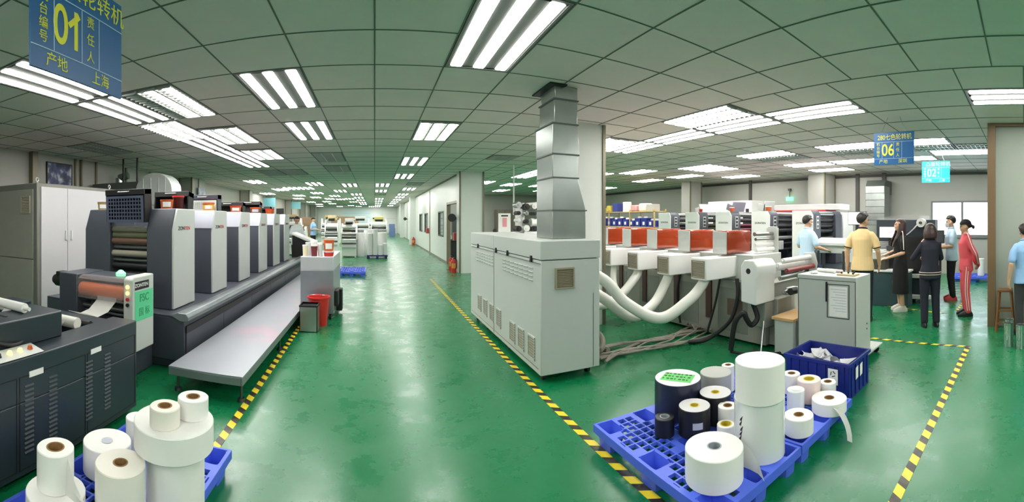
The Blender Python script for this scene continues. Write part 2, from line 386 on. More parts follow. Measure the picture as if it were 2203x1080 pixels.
floor_tape((1.50, .6), (1.52, 11.2), 'long yellow and black tape line on floor along white dryer cabinet', .065)
floor_tape((-1.10, 2.1), (-1.17, 11.5), 'yellow and black tape line on floor along the walkway platform', .065)
floor_tape((5.20, .72), (1.55, .74), 'yellow and black tape line running from near camera to floor corner', .065)
floor_tape((5.23, .68), (5.30, 2.6), 'yellow and black tape line from floor corner toward white control cabinet', .05)
floor_tape((7.0, 1.35), (7.35, 2.55), 'pale worn tape line behind the feet of the standing group', .05)
floor_tape((7.25, 1.2), (9.1, 1.2), 'yellow and black tape line beside the base of the back press', .05)
floor_tape((6.35, .54), (7.8, .54), 'yellow and black tape line at foot of brown corner post', .05)
# ================================================================= plastic pallets
M_blue = mat('blue pallet plastic', (78, 106, 228), .45, var=.12, vs=5, bump=.05)
M_dblue = mat('dark blue crate plastic', (26, 40, 128), .42, var=.15, vs=5)
def pallet(w_, l_, label, loc, group=None):
    """moulded deck with lattice, nine cups that are the feet, outer skirt"""
    t = thing('plastic_pallet', label, 'pallet', loc, 0, group)
    H, T = .14, .022
    cups = [(cx, cy) for cx in (.085, w_ / 2, w_ - .085) for cy in (.10, l_ / 2, l_ - .10)]; hx, hy = .062, .085
    xs = {0, w_}; ys = {0, l_}
    for cx, cy in cups: xs |= {cx - hx, cx + hx}; ys |= {cy - hy, cy + hy}
    P_ = .066; B_ = .011
    k = .03
    while k < w_: xs |= {k, k + B_}; k += P_
    k = .03
    while k < l_: ys |= {k, k + B_}; k += P_
    def uniq(s):
        o = []
        for v in sorted(s):
            if not o or v - o[-1] > .002: o.append(v)
        return o
    xs, ys = uniq(xs), uniq(ys)
    def solid(i, j):
        if i < 0 or j < 0 or i >= len(xs) - 1 or j >= len(ys) - 1: return False
        x = (xs[i] + xs[i + 1]) / 2; y = (ys[j] + ys[j + 1]) / 2
        for cx, cy in cups:
            if abs(x - cx) < hx and abs(y - cy) < hy: return False
        for qx in (w_ / 4 + .02, w_ * 3 / 4 - .02):
            for qy in (l_ / 4 + .02, l_ * 3 / 4 - .02):
                if abs(x - qx) / (w_ * .27) + abs(y - qy) / (l_ * .26) < 1:
                    return ((x - .03) % P_) < B_ or ((y - .03) % P_) < B_
        return True
    m = MB(); V = {}
    def vt(i, j, z):
        q = (i, j, z)
        if q not in V: V[q] = m.bm.verts.new((xs[i], ys[j], z))
        return V[q]
    for i in range(len(xs) - 1):
        for j in range(len(ys) - 1):
            if not solid(i, j): continue
            m.bm.faces.new((vt(i, j, H), vt(i + 1, j, H), vt(i + 1, j + 1, H), vt(i, j + 1, H)))
            m.bm.faces.new((vt(i, j, H - T), vt(i, j + 1, H - T), vt(i + 1, j + 1, H - T), vt(i + 1, j, H - T)))
            for di, dj, a, b in ((-1, 0, (i, j + 1), (i, j)), (1, 0, (i + 1, j), (i + 1, j + 1)), (0, -1, (i, j), (i + 1, j)), (0, 1, (i + 1, j + 1), (i, j + 1))):
                if not solid(i + di, j + dj):
                    m.bm.faces.new((vt(*a, H - T), vt(*b, H - T), vt(*b, H), vt(*a, H)))
    for a, b, c, d in ((0, w_, -.001, .012), (0, w_, l_ - .012, l_ + .001), (-.001, .012, 0, l_), (w_ - .012, w_ + .001, 0, l_)): m.box(a, b, c, d, H - .055, H - .003)
    m.build('deck', M_blue, t, w=False)
    for cx, cy in cups:
        c = MB(); hz = [(hx, hy, H - .002), (hx * .86, hy * .86, 0)]
        def ring(ax, ay, z): 
            r_ = min(ax, ay) * .45; o = []
            for sx, sy, a0 in ((1, 1, 0), (-1, 1, 90), (-1, -1, 180), (1, -1, 270)):
                for q in (0, 45, 90): o.append((cx + sx * (ax - r_) + r_ * math.cos(R(a0 + q)), cy + sy * (ay - r_) + r_ * math.sin(R(a0 + q)), z))
            return [c.bm.verts.new(p) for p in o]
        a = ring(hx + .004, hy + .004, H - .004); b = ring(hx * .9, hy * .9, 0); d = ring(hx, hy, H - .002); e = ring(hx * .84, hy * .84, .012)
        for u, v in ((b, a), (a, d), (d, e)):
            for k in range(12): c.bm.faces.new((u[k], u[(k + 1) % 12], v[(k + 1) % 12], v[k]))
        c.bm.faces.new(b[::-1]); c.bm.faces.new(e)
        bmesh.ops.recalc_face_normals(c.bm, faces=c.bm.faces[:])
        c.build('foot', M_blue, t, w=False)
    return t
p1 = pallet(.80, 1.20, 'blue plastic pallet nearest camera on right, with big white roll at its corner', (1.51, 1.385, 0), 'blue pallets')
p2 = dup(p1, (2.325, 1.385, 0), label='blue plastic pallet between the nearest right pallet and the blue crate')
p3 = dup(p1, (-1.70, 1.30, 0), label='blue plastic pallet under the white rolls in the lower left')
# ================================================================= paper rolls
M_paper = mat('white paper', (236, 236, 232), .65, var=.02, vs=3); M_paper2 = mat('cream paper', (232, 228, 218), .65, var=.02, vs=3)
M_core = mat('brown cardboard core', (138, 104, 62), .8, var=.1, vs=30); M_ycore = mat('yellow core', (206, 186, 60), .6); M_gcore = mat('grey plastic core', (150, 158, 165), .5)
M_navy = mat('dark navy vinyl', (38, 42, 66), .35, var=.05); M_blk = mat('black vinyl', (28, 28, 34), .38, var=.05); M_film = mat('clear film wrap', (222, 226, 226), .18, var=.03, coat=.6)
M_face = mat('roll end paper', (206, 204, 206), .6, var=.04, vs=20)
M_gfilm = mat('grey film', (176, 178, 172), .35, var=.04); M_pink = mat('pinkish film', (226, 206, 204), .4, var=.05)
M_green = mat('green label', (60, 190, 70), .5, var=.04); M_ink = mat('black print', (24, 24, 26), .6, var=0); M_lab = mat('grey label paper', (186, 190, 204), .6, var=.03)
def roll(label, x, y, z, r, h, core=None, rc=.038, body=None, top=None, group='paper rolls', name='paper_roll', n=40):
    t = thing(name, label, 'roll', (x, y, z), 0, group)
    e = min(.004, h * .05)
    b = MB(); c = rc if core else 0
    if core: b.lathe([(c, .0), (r - e, 0), (r, e), (r, h - e), (r - e, h), (c, h), (c, h * .3)], n=n, mis=[0, 0, 0, 0, 1, 0])
    else: b.lathe([(0, 0), (r - e, 0), (r, e), (r, h - e), (r - e, h), (r * .55, h), (.03, h - .003), (0, h - .004)], n=n, mis=[0, 0, 0, 0, 1, 1, 1])
    b.build('paper', [body or M_paper, top or body or M_paper], t, w=False)
    if core: MB().lathe([(c, 0), (c + .001, h + .001), (c - .007, h + .001), (c - .008, .004), (0, .004)], n=24).build('core', core, t, w=False)
    return t
Z = .14
rl = roll('largest dark navy roll with green printed label on its white top', 2.125, 2.36, Z, .178, .27, None, body=M_navy, top=M_paper)
m = MB(); q = Matrix.Translation((0.0, 0.0, .2705)) @ Matrix.Rotation(R(-58), 4, 'Z')
m.box(-.12, .12, -.085, .075, 0, .001, 0, q)
for k, yy in enumerate((-.055, -.005, .045)):
    for j in range(7):
        m.box(-.11 + j * .031, -.11 + j * .031 + (.022 if (j + k) % 3 else .012), yy, yy + .022, .001, .0014, 1, q)
m.build('label', [M_green, M_ink], rl, w=False)
rl = roll('black roll with yellow core and small grey sticker, in front of navy roll', 2.01, 2.06, Z, .112, .19, M_ycore, .034, M_blk, M_face)
q = Matrix.Rotation(math.atan2(-2.06, -2.01) + R(12), 4, 'Z')
MB().sheet([[q @ Vector((.1128 * math.cos(R(a)), .1128 * math.sin(R(a)), z)) for a in range(-18, 19, 6)] for z in (.07, .115)]).build('sticker', M_lab, rl, w=False)
roll('black roll with yellow core standing behind the roll with grey sticker', 2.255, 2.09, Z, .120, .20, M_ycore, .034, M_blk, M_face)
roll('small all black tape roll standing alone on the lattice of the pallet', 1.84, 2.18, Z, .068, .125, M_gcore, .034, M_blk, M_blk)
roll('grey film roll behind the two black rolls with yellow cores', 2.52, 2.33, Z, .130, .22, None, body=M_gfilm, top=M_gfilm)
roll('small white roll with brown core at the very back of right pallets', 2.71, 2.36, Z, .055, .22, M_core, .028)
roll('white roll with brown core half hidden behind the tall wrapped stack', 2.20, 1.92, Z, .068, .17, M_core, .032)
rl = roll('short white roll with wide yellow core beside the tall wrapped stack', 2.085, 1.835, Z, .060, .11, M_ycore, .04, M_paper)
roll('big white roll with grey core at near corner of right pallet', 1.74, 1.62, Z, .168, .18, M_gcore, .042)
js = roll('tall translucent film wrapped roll, lower half of the tall stack', 2.12, 1.58, Z, .163, .36, None, body=M_film, top=M_paper)
roll('white roll on top of the tall wrapped stack', 2.105, 1.565, Z + .36, .158, .235, None, body=M_paper)
m = MB(); q = Matrix.Translation(Vector((2.12, 1.58, Z + .22))) 
a = math.atan2(-1.58, -2.12) - R(48)
for k in range(5):
    for j in range(3):
        aa = a + R(2.2 * (j - 1) + (k * 37 % 5)); m.cyl((.1635 * math.cos(aa), .1635 * math.sin(aa), .13 + k * .03), (.1635 * math.cos(aa + .05), .1635 * math.sin(aa + .05), .145 + k * .03 + .008 * j), .002, n=5)
m.build('marker_writing', M_ink, js, w=False)
roll('white roll with brown core beside the blue crate, at the back', 3.01, 1.90, Z, .074, .16, M_core, .034)
roll('pinkish roll with large yellow core near the blue crate', 2.945, 1.69, Z, .097, .175, M_ycore, .048, M_pink)
roll('small clear film wrapped roll left of the pinkish roll', 2.755, 1.70, Z, .070, .155, None, body=M_film)
roll('film wrapped roll with brown core behind the flat white roll', 3.06, 1.575, Z, .070, .135, M_core, .034, M_film, M_paper)
roll('flat white roll with dark open core at far corner of right pallets', 2.87, 1.465, Z, .137, .095, M_core, .040)
qr = roll('white roll with brown core right of the tall wrapped stack', 2.47, 1.50, Z, .104, .12, M_core, .036)
rows = []
for k in range(9):   # loose tail of the flat roll hanging to the floor
    u = k / 8; x = 2.79 - .06 * u; y = 1.345 - .12 * math.sin(u * 1.5) - .02 * u; z = .20 - .19 * u ** 1.4
    rows.append([(x - .035 + .012 * u, y + .03, z + .02), (x, y + .012 * math.sin(3 * u), z), (x + .05 - .01 * u, y + .02, z - .005)])
tag(MB().sheet(rows, th=.001).build('paper_strip', M_paper), 'curling strip of white paper hanging over edge of right pallet', 'paper strip')
TP = [(1.912, 1.66, .31), (1.918, 1.58, .30), (1.925, 1.50, .265), (1.92, 1.44, .215), (1.90, 1.395, .165), (1.885, 1.37, .147)]
rows = [[(x, y, .144 + (zt_ - .144) * q) for q in (0, .33, .66, 1)] for x, y, zt_ in TP]   # loose tail of the big near roll
tag(MB().sheet(rows, th=.001).build('paper_strip', M_paper), 'loose paper tail unwinding from big white roll at near pallet corner', 'paper strip')
# left pallet
roll('wide white roll standing on pallet under the biggest flat roll, lower left', -.985, 1.885, Z, .150, .33, None)
roll('biggest flat white roll resting on a narrower roll, lower left', -.99, 1.875, Z + .33, .205, .13, None)
roll('small pinkish white roll with brown core, front one on the biggest flat roll', -1.00, 1.80, .60, .076, .095, M_core, .036, M_paper2)
roll('small white roll with brown core, rear one on the biggest flat roll', -.915, 1.95, .60, .080, .10, M_core, .036)
roll('wide white roll at lower left corner carrying a taller narrow roll', -1.41, 1.45, Z, .147, .16, None)
roll('tall narrow white roll with brown core standing on a wider roll', -1.435, 1.475, .30, .093, .19, M_core, .045)
roll('white roll partly hidden behind the tall narrow roll, far left', -1.60, 1.62, Z, .080, .18, None)
fr = roll('flat white roll with printed mark on top, between the stacks at left', -1.48, 1.96, Z, .143, .17, None)
MB().lathe([(.0, .1705), (.034, .1705)], n=20).build('printed_mark', M_lab, fr, w=False)
roll('cream white roll with brown core in front of the biggest flat roll', -1.14, 1.615, Z, .122, .32, M_core, .036, M_paper2)
roll('small white roll at back corner of left pallet', -1.45, 2.24, Z, .072, .21, None)
rows = []
for k in range(8):
    u = k / 7; x = -1.36 + .19 * u; y = 1.46 - .05 * u - .02 * math.sin(u * 3)
    rows.append([(x, y + .02 * u, .30 + .02 * math.sin(u * 3)), (x + .01, y, .40 - .06 * u), (x, y + .015, .488 - .17 * u)])
tag(MB().sheet(rows, th=.001).build('paper_strip', M_paper), 'loose paper tail between tall narrow roll and cream roll, lower left', 'paper strip')
# ================================================================= blue crate with waste paper
t = thing('plastic_crate', 'dark blue plastic crate of waste paper beside the white control cabinet', 'crate', (3.36, 1.52, 0))
W, D, H = .47, .66, .33
m = MB()
def wallp(p0, p1, z0, z1, th=.008): m.bar((p0[0], p0[1], (z0 + z1) / 2), (p1[0], p1[1], (z0 + z1) / 2), th, z1 - z0)
m.box(.01, W - .01, .01, D - .01, 0, .01)
for p, q in (((0, 0), (W, 0)), ((W, 0), (W, D)), ((W, D), (0, D)), ((0, D), (0, 0))): wallp(p, q, 0, H)
m.build('body', M_dblue, t, w=False)
m = MB(); m.frame(-.02, W + .02, -.02, D + .02, H - .03, H, .028, 0, 'z')
for k in range(7):
    y = .05 + k * (D - .1) / 6; m.box(-.014, 0, y - .008, y + .008, .02, H - .03); m.box(W, W + .014, y - .008, y + .008, .02, H - .03)
for k in range(5):
    x = .05 + k * (W - .1) / 4; m.box(x - .008, x + .008, -.014, 0, .02, H - .03); m.box(x - .008, x + .008, D, D + .014, .02, H - .03)
m.build('rim', M_dblue, t, w=False)
m = MB().box(-.017, -.015, .10, .20, .13, .27).build('label', M_paper, t, w=False)
m = MB()
for k in range(3):
    a = R(90 + 120 * k); b = R(90 + 120 * k + 80)
    m.bar((-.0185, .15 + .026 * math.cos(a), .225 + .026 * math.sin(a)), (-.0185, .15 + .026 * math.cos(b), .225 + .026 * math.sin(b)), .002, .007)
m.box(-.0185, -.0172, .12, .18, .155, .175)
m.build('recycling_mark', M_ink, t, w=False)
for x in (.12, .22): MB().quad((x, -.0165, .15), (x + .06, -.0165, .16), (x + .06, -.0165, .27), (x, -.0165, .26)).build('sticker', M_paper, t, w=False)
random.seed(4)
m = MB()
for k in range(46):
    x = random.uniform(.06, W - .06); y = random.uniform(.08, D - .08); z = .12 + random.random() * .14; s = random.uniform(.04, .11)
    q = Matrix.Translation((3.36 + x, 1.52 + y, z)) @ Euler((random.uniform(-.9, .9), random.uniform(-.9, .9), random.uniform(0, 6))).to_matrix().to_4x4()
    rows = [[q @ Vector((s * (i - 1), s * (j - 1) * .7, .02 * math.sin(i * 2 + j + k))) for i in range(3)] for j in range(3)]
    m.sheet([[(min(max(p.x, 3.375), 3.815), min(max(p.y, 1.535), 2.165), max(p.z, .02)) for p in r_] for r_ in rows])
m.box(3.39, 3.80, 1.55, 2.15, .015, .12)
o = m.build('waste_paper', mat('crumpled paper', (205, 206, 210), .6, var=.25, vs=12)); tag(o, 'heap of crumpled white waste paper inside the dark blue crate', 'waste paper', kind='stuff')
# ================================================================= left side: press line
M_char = mat('charcoal machine paint', (66, 70, 80), .45, var=.05); M_char2 = mat('dark blue grey paint', (44, 54, 62), .38, var=.06, vs=3)
M_silver = mat('silver machine panel', (190, 193, 192), .38, .15, var=.03); M_lgrey = mat('light grey paint', (196, 200, 196), .45, var=.03)
M_black = mat('black plastic', (22, 22, 24), .5, var=.04); M_steel = mat('brushed steel', (172, 174, 174), .28, .9, var=.08); M_dsteel = mat('dark steel', (84, 86, 88), .35, .8)
M_galv = mat('galvanised sheet', (164, 170, 168), .27, .85, var=.22, vs=5); M_rub = mat('rubber roller', (150, 146, 132), .55, var=.06); M_rubd = mat('dark roller', (40, 38, 42), .4)
M_brown = mat('copper roller', (128, 100, 84), .35, .3); M_orange = mat('orange plastic', (206, 92, 40), .4, var=.05); M_org2 = mat('translucent orange roller', (214, 110, 62), .35, var=.08)
M_white = mat('white plastic', (232, 232, 230), .4, var=.02); M_red = mat('red plastic', (200, 44, 40), .4, var=.05); M_fgreen = mat('green sheet', (92, 205, 150), .5, var=.04)
M_green2 = mat('green lamp', (110, 230, 140), .4, var=0, emit=1.2); M_yl = mat('yellow lamp', (250, 220, 110), .4, var=0, emit=1.5); M_clear = mat('clear acrylic', (190, 180, 180), .06, var=0, alpha=.16)
def TX(x, y, z, face):
    """matrix that stands text up on a wall: face '+x' reads along +y, '-x' along -y, '-y' along +x"""
    a = {'+x': 90, '-x': -90, '-y': 0, '+y': 180}[face]
    return Matrix.Translation((x, y, z)) @ Matrix.Rotation(R(a), 4, 'Z') @ Matrix.Rotation(R(90), 4, 'X')
press = thing('printing_press', 'six unit charcoal and silver label press behind the perforated walkway', 'printing press', (-2.9, 7.3, 0))
m = MB(); m.box(-4.0, -1.96, 3.95, 11.2, .10, .56); m.box(-3.9, -2.05, 4.0, 11.1, 0, .10); m.box(-4.0, -2.0, 3.95, 11.2, .56, .585)
m.build('base_bed', M_char, press, bevel=.006)
m = MB(); m.prism([(-2.12, .585), (-2.03, .625), (-1.93, .62), (-1.90, .585), (-1.90, .545), (-1.93, .53), (-2.0, .53)], 'y', 3.93, 11.2)
m.build('edge_rail', mat('worn steel edge', (128, 134, 138), .35, .5, var=.15), press, bevel=.008)
m = MB(); m.box(-1.962, -1.942, 3.98, 11.15, .40, .475); m.build('slot_shade_strip', M_black, press)  # black strip paints the shade of the slot under the rail
ys = [3.98, 5.1, 6.35, 7.6, 8.85, 10.1, 11.15]
for a, b in zip(ys, ys[1:]): MB().box(-1.958, -1.945, a + .006, b - .006, .12, .40).build('base_panel', M_char, press, bevel=.003)
def tower(k, y):
    u = MB(); xr, xl = -2.225, -2.56; zb, zt = .585, 1.75; d = .58
    prof = [(y, zb), (y, 1.5), (y + .10, zt), (y + d, zt), (y + d, zb)]
    u.prism(prof, 'x', xl, xr)
    u.prism(prof, 'x', -3.5, -3.1)
    u.box(-3.1, xl, y + .25, y + d, zb, 1.45)
    un = u.build('print_unit', M_char, press, bevel=.012)
    c = MB(); c.prism([(y + .004, zb + .01), (y + .004, 1.5), (y + .104, zt - .004), (y + d - .004, zt - .004), (y + d - .004, zb + .01)], 'x', xr, xr + .025)
    c.build('side_cover', M_silver, un, bevel=.006)
    if k: MB().prism([(y - .004, 1.5), (y + .096, zt), (y + .10, zt + .002), (y + .001, 1.501)], 'x', xl + .003, xr + .02).build('front_chamfer', mat('lilac reflection tone', (142, 144, 154), .42, .35), un)  # lilac plate puts the reflection on the sloped front into colour
    t = MB(); t.text('ZON', .062, TX(xr + .0265, y + d * .5, 1.515, '+x'), 0, align='RIGHT', wscale=1.25); t.text('TEN', .062, TX(xr + .0265, y + d * .5, 1.515, '+x'), 1, align='LEFT', wscale=1.25)
    t.build('lettering', [M_ink, M_red], un)
    rl_ = [(1.50, .035, M_rub), (1.43, .04, mat('olive roller', (120, 124, 98), .5)), (1.355, .04, M_brown), (1.28, .016, M_steel), (1.20, .04, M_rub), (1.12, .022, M_steel), (1.05, .035, M_rubd), (.96, .03, M_rubd), (.87, .03, M_dsteel), (.78, .02, M_rubd)]
    for i, (z, r, mt) in enumerate(rl_):
        if k and i > 4: continue
        MB().cyl((-3.1, y + .08 + .02 * (i % 2), z), (xl, y + .08 + .02 * (i % 2), z), r, n=16).cyl((-3.1, y + .1, z), (xl, y + .1, z), r * .4, n=8).build('roller', mt, un)
    return un
TY = [4.16, 5.32, 6.5, 7.7, 8.85, 9.95]
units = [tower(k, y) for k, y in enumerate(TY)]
def hood(un, y, x0, x1, z0, z1, tilt, grille, fm):
    q = Matrix.Translation(((x0 + x1) / 2, y, z0)) @ Matrix.Rotation(R(tilt), 4, 'X')
    w2 = (x1 - x0) / 2; h = z1 - z0
    m = MB(); m.box(-w2, w2, -.01, .16, h - .07, h, 0, q); m.box(-w2, w2, .14, .16, 0, h, 0, q); m.box(-w2, -w2 + .02, 0, .16, 0, h, 0, q); m.box(w2 - .02, w2, 0, .16, 0, h, 0, q)
    o = m.build('hood', M_black if fm is None else fm, un, bevel=.006)
    if grille:
        g = MB(); g.frame(-w2 + .02, w2 - .02, .0, h - .08, -.015, 0, .03, 0)
        for v in g.bm.verts: v.co = q @ v.co
        n = 13
        for i in range(n): g.box(-w2 + .04 + i * (2 * w2 - .08) / (n - 1) - .006, -w2 + .04 + i * (2 * w2 - .08) / (n - 1) + .006, -.012, 0, .02, h - .1, 0, q)
        for i in range(7): g.box(-w2 + .03, w2 - .03, -.012, 0, .03 + i * (h - .13) / 6 - .007, .03 + i * (h - .13) / 6 + .007, 0, q)
        g.build('grille', mat('blue grey grille', (78, 84, 104), .45) if fm is None else M_lgrey, o)
    hb = MB(); hb.tube([q @ Vector(p) for p in ((-.07, -.01, h - .025), (-.07, -.04, h - .03), (.07, -.04, h - .03), (.07, -.01, h - .025))], .006, sub=1)
    hb.build('handle', M_lgrey, o); return o
hood(units[0], 4.12, -3.12, -2.55, 1.585, 1.985, 3, True, None)
hood(units[0], 4.70, -2.78, -2.28, 1.75, 1.985, -8, False, None)
hood(units[1], 5.70, -2.75, -2.27, 1.75, 1.99, 2, True, M_char)
hood(units[2], 6.9, -2.85, -2.28, 1.75, 1.93, -4, False, None)
hood(units[3], 8.0, -2.8, -2.28, 1.75, 1.99, -10, False, None)
hood(units[4], 9.1, -2.8, -2.35, 1.75, 1.92, -4, False, None)
MB().box(-2.45, -2.26, 10.1, 10.13, 1.76, 1.90).box(-2.37, -2.34, 10.12, 10.15, 1.75, 1.8).build('display', M_black, units[5], bevel=.004)
# infeed unit in front of the first print unit
inf = MB(); inf.box(-3.17, -2.91, 3.32, 3.80, .55, 1.04); inf.box(-2.91, -2.31, 3.55, 3.80, .55, 1.0); inf.box(-3.1, -2.35, 3.3, 3.95, .0, .55); inf.box(-2.91, -2.31, 3.40, 3.8, 1.0, 1.03)
inf = inf.build('infeed_unit', M_char, press, bevel=.01)
MB().prism([(3.32, .32), (3.32, 1.03), (3.36, 1.06), (3.72, 1.06), (3.72, .32)], 'x', -2.31, -2.2).build('side_housing', M_lgrey, inf, bevel=.012)
for z, mt in ((.965, M_yl), (.905, M_yl), (.845, M_red), (.79, M_black)): MB().cyl((-2.255, 3.322, z), (-2.255, 3.305, z), .018, n=14).build('push_button', mt, inf)
MB().box(-2.2, -2.197, 3.36, 3.62, .93, 1.01).build('name_plate', M_black, inf)
MB().text('ZON', .05, TX(-2.196, 3.49, .97, '+x'), 0, align='RIGHT', wscale=1.2).text('TEN', .05, TX(-2.196, 3.49, .97, '+x'), 0, align='LEFT', wscale=1.2).build('lettering', M_white, inf)
MB().box(-2.2, -2.1975, 3.36, 3.70, .62, .915).build('green_notice', M_fgreen, inf)
MB().text('FSC', .11, TX(-2.196, 3.53, .84, '+x'), 0).build('notice_lettering', mat('dark green ink', (52, 150, 104), .6), inf); MB().text('国 标', .09, TX(-2.196, 3.53, .70, '+x'), 0).build('notice_lettering', MAT['dark green ink'], inf)
MB().cyl((-2.91, 3.415, .88), (-2.31, 3.415, .88), .075, n=24).build('impression_roller', M_org2, inf)
for z, y, r in ((.70, 3.44, .025), (.76, 3.5, .02), (.64, 3.48, .02)): MB().cyl((-2.91, y, z), (-2.31, y, z), r, n=12).build('guide_roller', M_steel, inf)
MB().box(-2.90, -2.32, 3.325, 3.332, .80, 1.0).prism([(3.325, 1.0), (3.40, 1.04), (3.40, 1.03), (3.332, .995)], 'x', -2.9, -2.32).build('clear_guard', M_clear, inf)
MB().sheet([[(x, y, z) for x in (-2.66, -2.42)] for y, z in ((3.36, .87), (3.355, .80), (3.22, .72), (3.06, .70), (2.9, .76))], th=.001).build('paper_web', M_paper, inf)
MB().cyl((-3.17, 3.46, .93), (-3.33, 3.46, .93), .075, n=18).cyl((-3.33, 3.46, .93), (-3.37, 3.46, .93), .055, n=18).box(-3.3, -3.2, 3.40, 3.52, .98, 1.03).build('motor', M_black, inf, bevel=.006)
MB().lathe([(0, 0), (.05, 0), (.055, .03), (.02, .06), (0, .065)], (-2.5, 3.55, 1.03), n=14).build('green_cap', M_green2, inf)
# tubs and jars of ink on top of the print units
def tub(label, x, y, z, r, h, body, lid=None, lab=None, name='ink_tub'):
    t = thing(name, label, 'ink tub', (x, y, z), 0, 'ink tubs on the press')
    MB().lathe([(0, 0), (r * .88, 0), (r, h - .012), (r * 1.05, h - .012), (r * 1.05, h), (r * .93, h), (r * .9, h - .02), (0, h - .02)], n=24).build('body', body, t, w=False)
    if lid: MB().lathe([(r * 1.07, h - .008), (r * 1.07, h + .012), (0, h + .014)], n=24).build('lid', lid, t, w=False)
    if lab:
        a0 = math.atan2(-y, -x)
        MB().sheet([[(r * (.93 + .07 * zz) * 1.015 * math.cos(a0 + a), r * (.93 + .07 * zz) * 1.015 * math.sin(a0 + a), h * zz) for a in (-.7, -.35, 0, .35, .7)] for zz in (.2, .5, .75)]).build('label', lab, t, w=False)
    return t
M_jar = mat('dark red jar', (70, 22, 22), .15, var=.05); M_yel = mat('yellow ink tub', (250, 176, 40), .4, var=.05); M_cream = mat('beige tub', (196, 168, 112), .5)
zt = 1.752
tub('orange ink tub with white label on first print unit, left of dark jar', -2.44, 4.44, zt, .078, .112, M_orange, None, M_paper)
tub('dark red glass jar with red lid on the first print unit', -2.38, 4.63, zt, .072, .155, M_jar, M_red, None, 'ink_jar')
tub('bright yellow ink tub on the second print unit', -2.36, 5.56, zt, .085, .10, M_yel, M_orange, M_paper2)
tub('red orange ink tub with white label on the third print unit', -2.36, 6.76, zt, .095, .095, M_orange, M_red, M_paper)
tub('orange brown ink tub with bluish label on the fourth print unit', -2.36, 7.95, zt, .10, .10, mat('brown tub', (150, 82, 44), .5), M_orange, M_lab)
tub('orange ink tub on the fifth print unit', -2.36, 9.1, zt, .10, .10, M_orange, M_red, None)
tub('beige ink tub on far frame of the first print unit, beside white tin', -3.36, 4.36, zt, .07, .09, M_cream, mat('tan lid', (150, 120, 80), .5), M_paper)
tub('white tin on far frame of the first print unit, beside beige tub', -3.18, 4.45, zt, .05, .07, M_white)
# ---- unwinder
un = thing('paper_unwinder', 'dark grey green paper feeding cabinet with louvres and button panel, lower left', 'unwinder', (-2.6, 2.0, 0))
m = MB(); m.box(-3.5, -1.9, .55, 2.93, .05, .50); m.box(-2.15, -1.9, .55, 2.93, .50, .77); m.box(-3.5, -3.2, .55, 2.93, .5, .77); m.box(-3.2, -2.15, 2.75, 2.93, .5, .74); m.box(-3.4, -1.97, .6, 2.9, 0, .05)
m.build('body', M_char2, un, bevel=.008)
MB().box(-2.35, -2.08, .55, 2.21, .77, .955).box(-3.3, -3.1, .55, 2.21, .77, .955).build('raised_frame', M_char2, un, bevel=.01)
m = MB()
for y0, y1 in ((.6, 1.62), (1.64, 2.26), (2.28, 2.9)): m.frame(y0, y1, .09, .66, -1.9, -1.897, .004, 0, 'x')
m.build('door_seams', M_black, un)
for y in (1.72, 1.93, 2.30, 2.52): 
    m = MB()
    for i in range(15):
        z = .18 + i * .029; m.prism([(-1.9, z), (-1.893, z + .004), (-1.9, z + .014)], 'y', y - .038, y + .038)
    m.build('louvre_panel', M_char2, un)
for y, z in ((1.78, .66), (2.38, .66)):
    MB().box(-1.9, -1.896, y - .06, y + .06, z - .018, z + .018).build('door_label', M_paper, un)
m = MB(); m.prism([(-1.905, .775), (-2.04, .80), (-2.04, .775)], 'y', 1.30, 1.86); m.build('button_panel', M_lgrey, un, bevel=.003)
for i, mt in enumerate((M_red, M_fgreen, M_black, M_yl, M_yl, M_orange)):
    y = 1.37 + i * .085; r = .022 if i == 0 else .015
    MB().lathe([(0, .03 if i == 0 else .016), (r * .9, .03 if i == 0 else .016), (r, .02 if i == 0 else .01), (r, 0), (r * 1.2, 0), (r * 1.2, -.012)][::-1], (-1.975, y, .792), n=14).build('push_button', mt, un)
for y, z, r, mt in ((2.46, .80, .045, M_paper2), (2.62, .76, .03, M_rubd), (2.28, .66, .03, M_paper), (2.1, .70, .03, M_dsteel)):
    MB().cyl((-3.2, y, z), (-2.15, y, z), r, n=18).build('roller', mt, un)
for y, z, r, mt in ((1.95, .99, .035, M_paper), (1.78, .93, .03, M_rubd), (1.6, .97, .028, M_dsteel), (1.4, .99, .035, M_rubd)):
    MB().cyl((-3.2, y, z), (-2.2, y, z), r, n=16).cyl((-3.25, y, z), (-2.15, y, z), r * .4, n=10).build('guide_roller', mt, un)
MB().sheet([[(x, y, z) for x in (-3.1, -2.5)] for y, z in ((1.45, 1.02), (1.6, .98), (1.8, .96), (1.95, 1.027))], th=.001).build('paper_web', M_paper, un)
MB().sheet([[(x, y, z) for x in (-3.0, -2.25)] for y, z in ((2.1, .735), (2.28, .692), (2.46, .846))], th=.001).build('paper_sheet', M_paper, un)
MB().tube([(-2.06, 1.3, .82), (-2.12, 1.5, .86), (-2.05, 1.7, .81), (-2.1, 1.85, .80)], .014).build('cable', M_black, un)
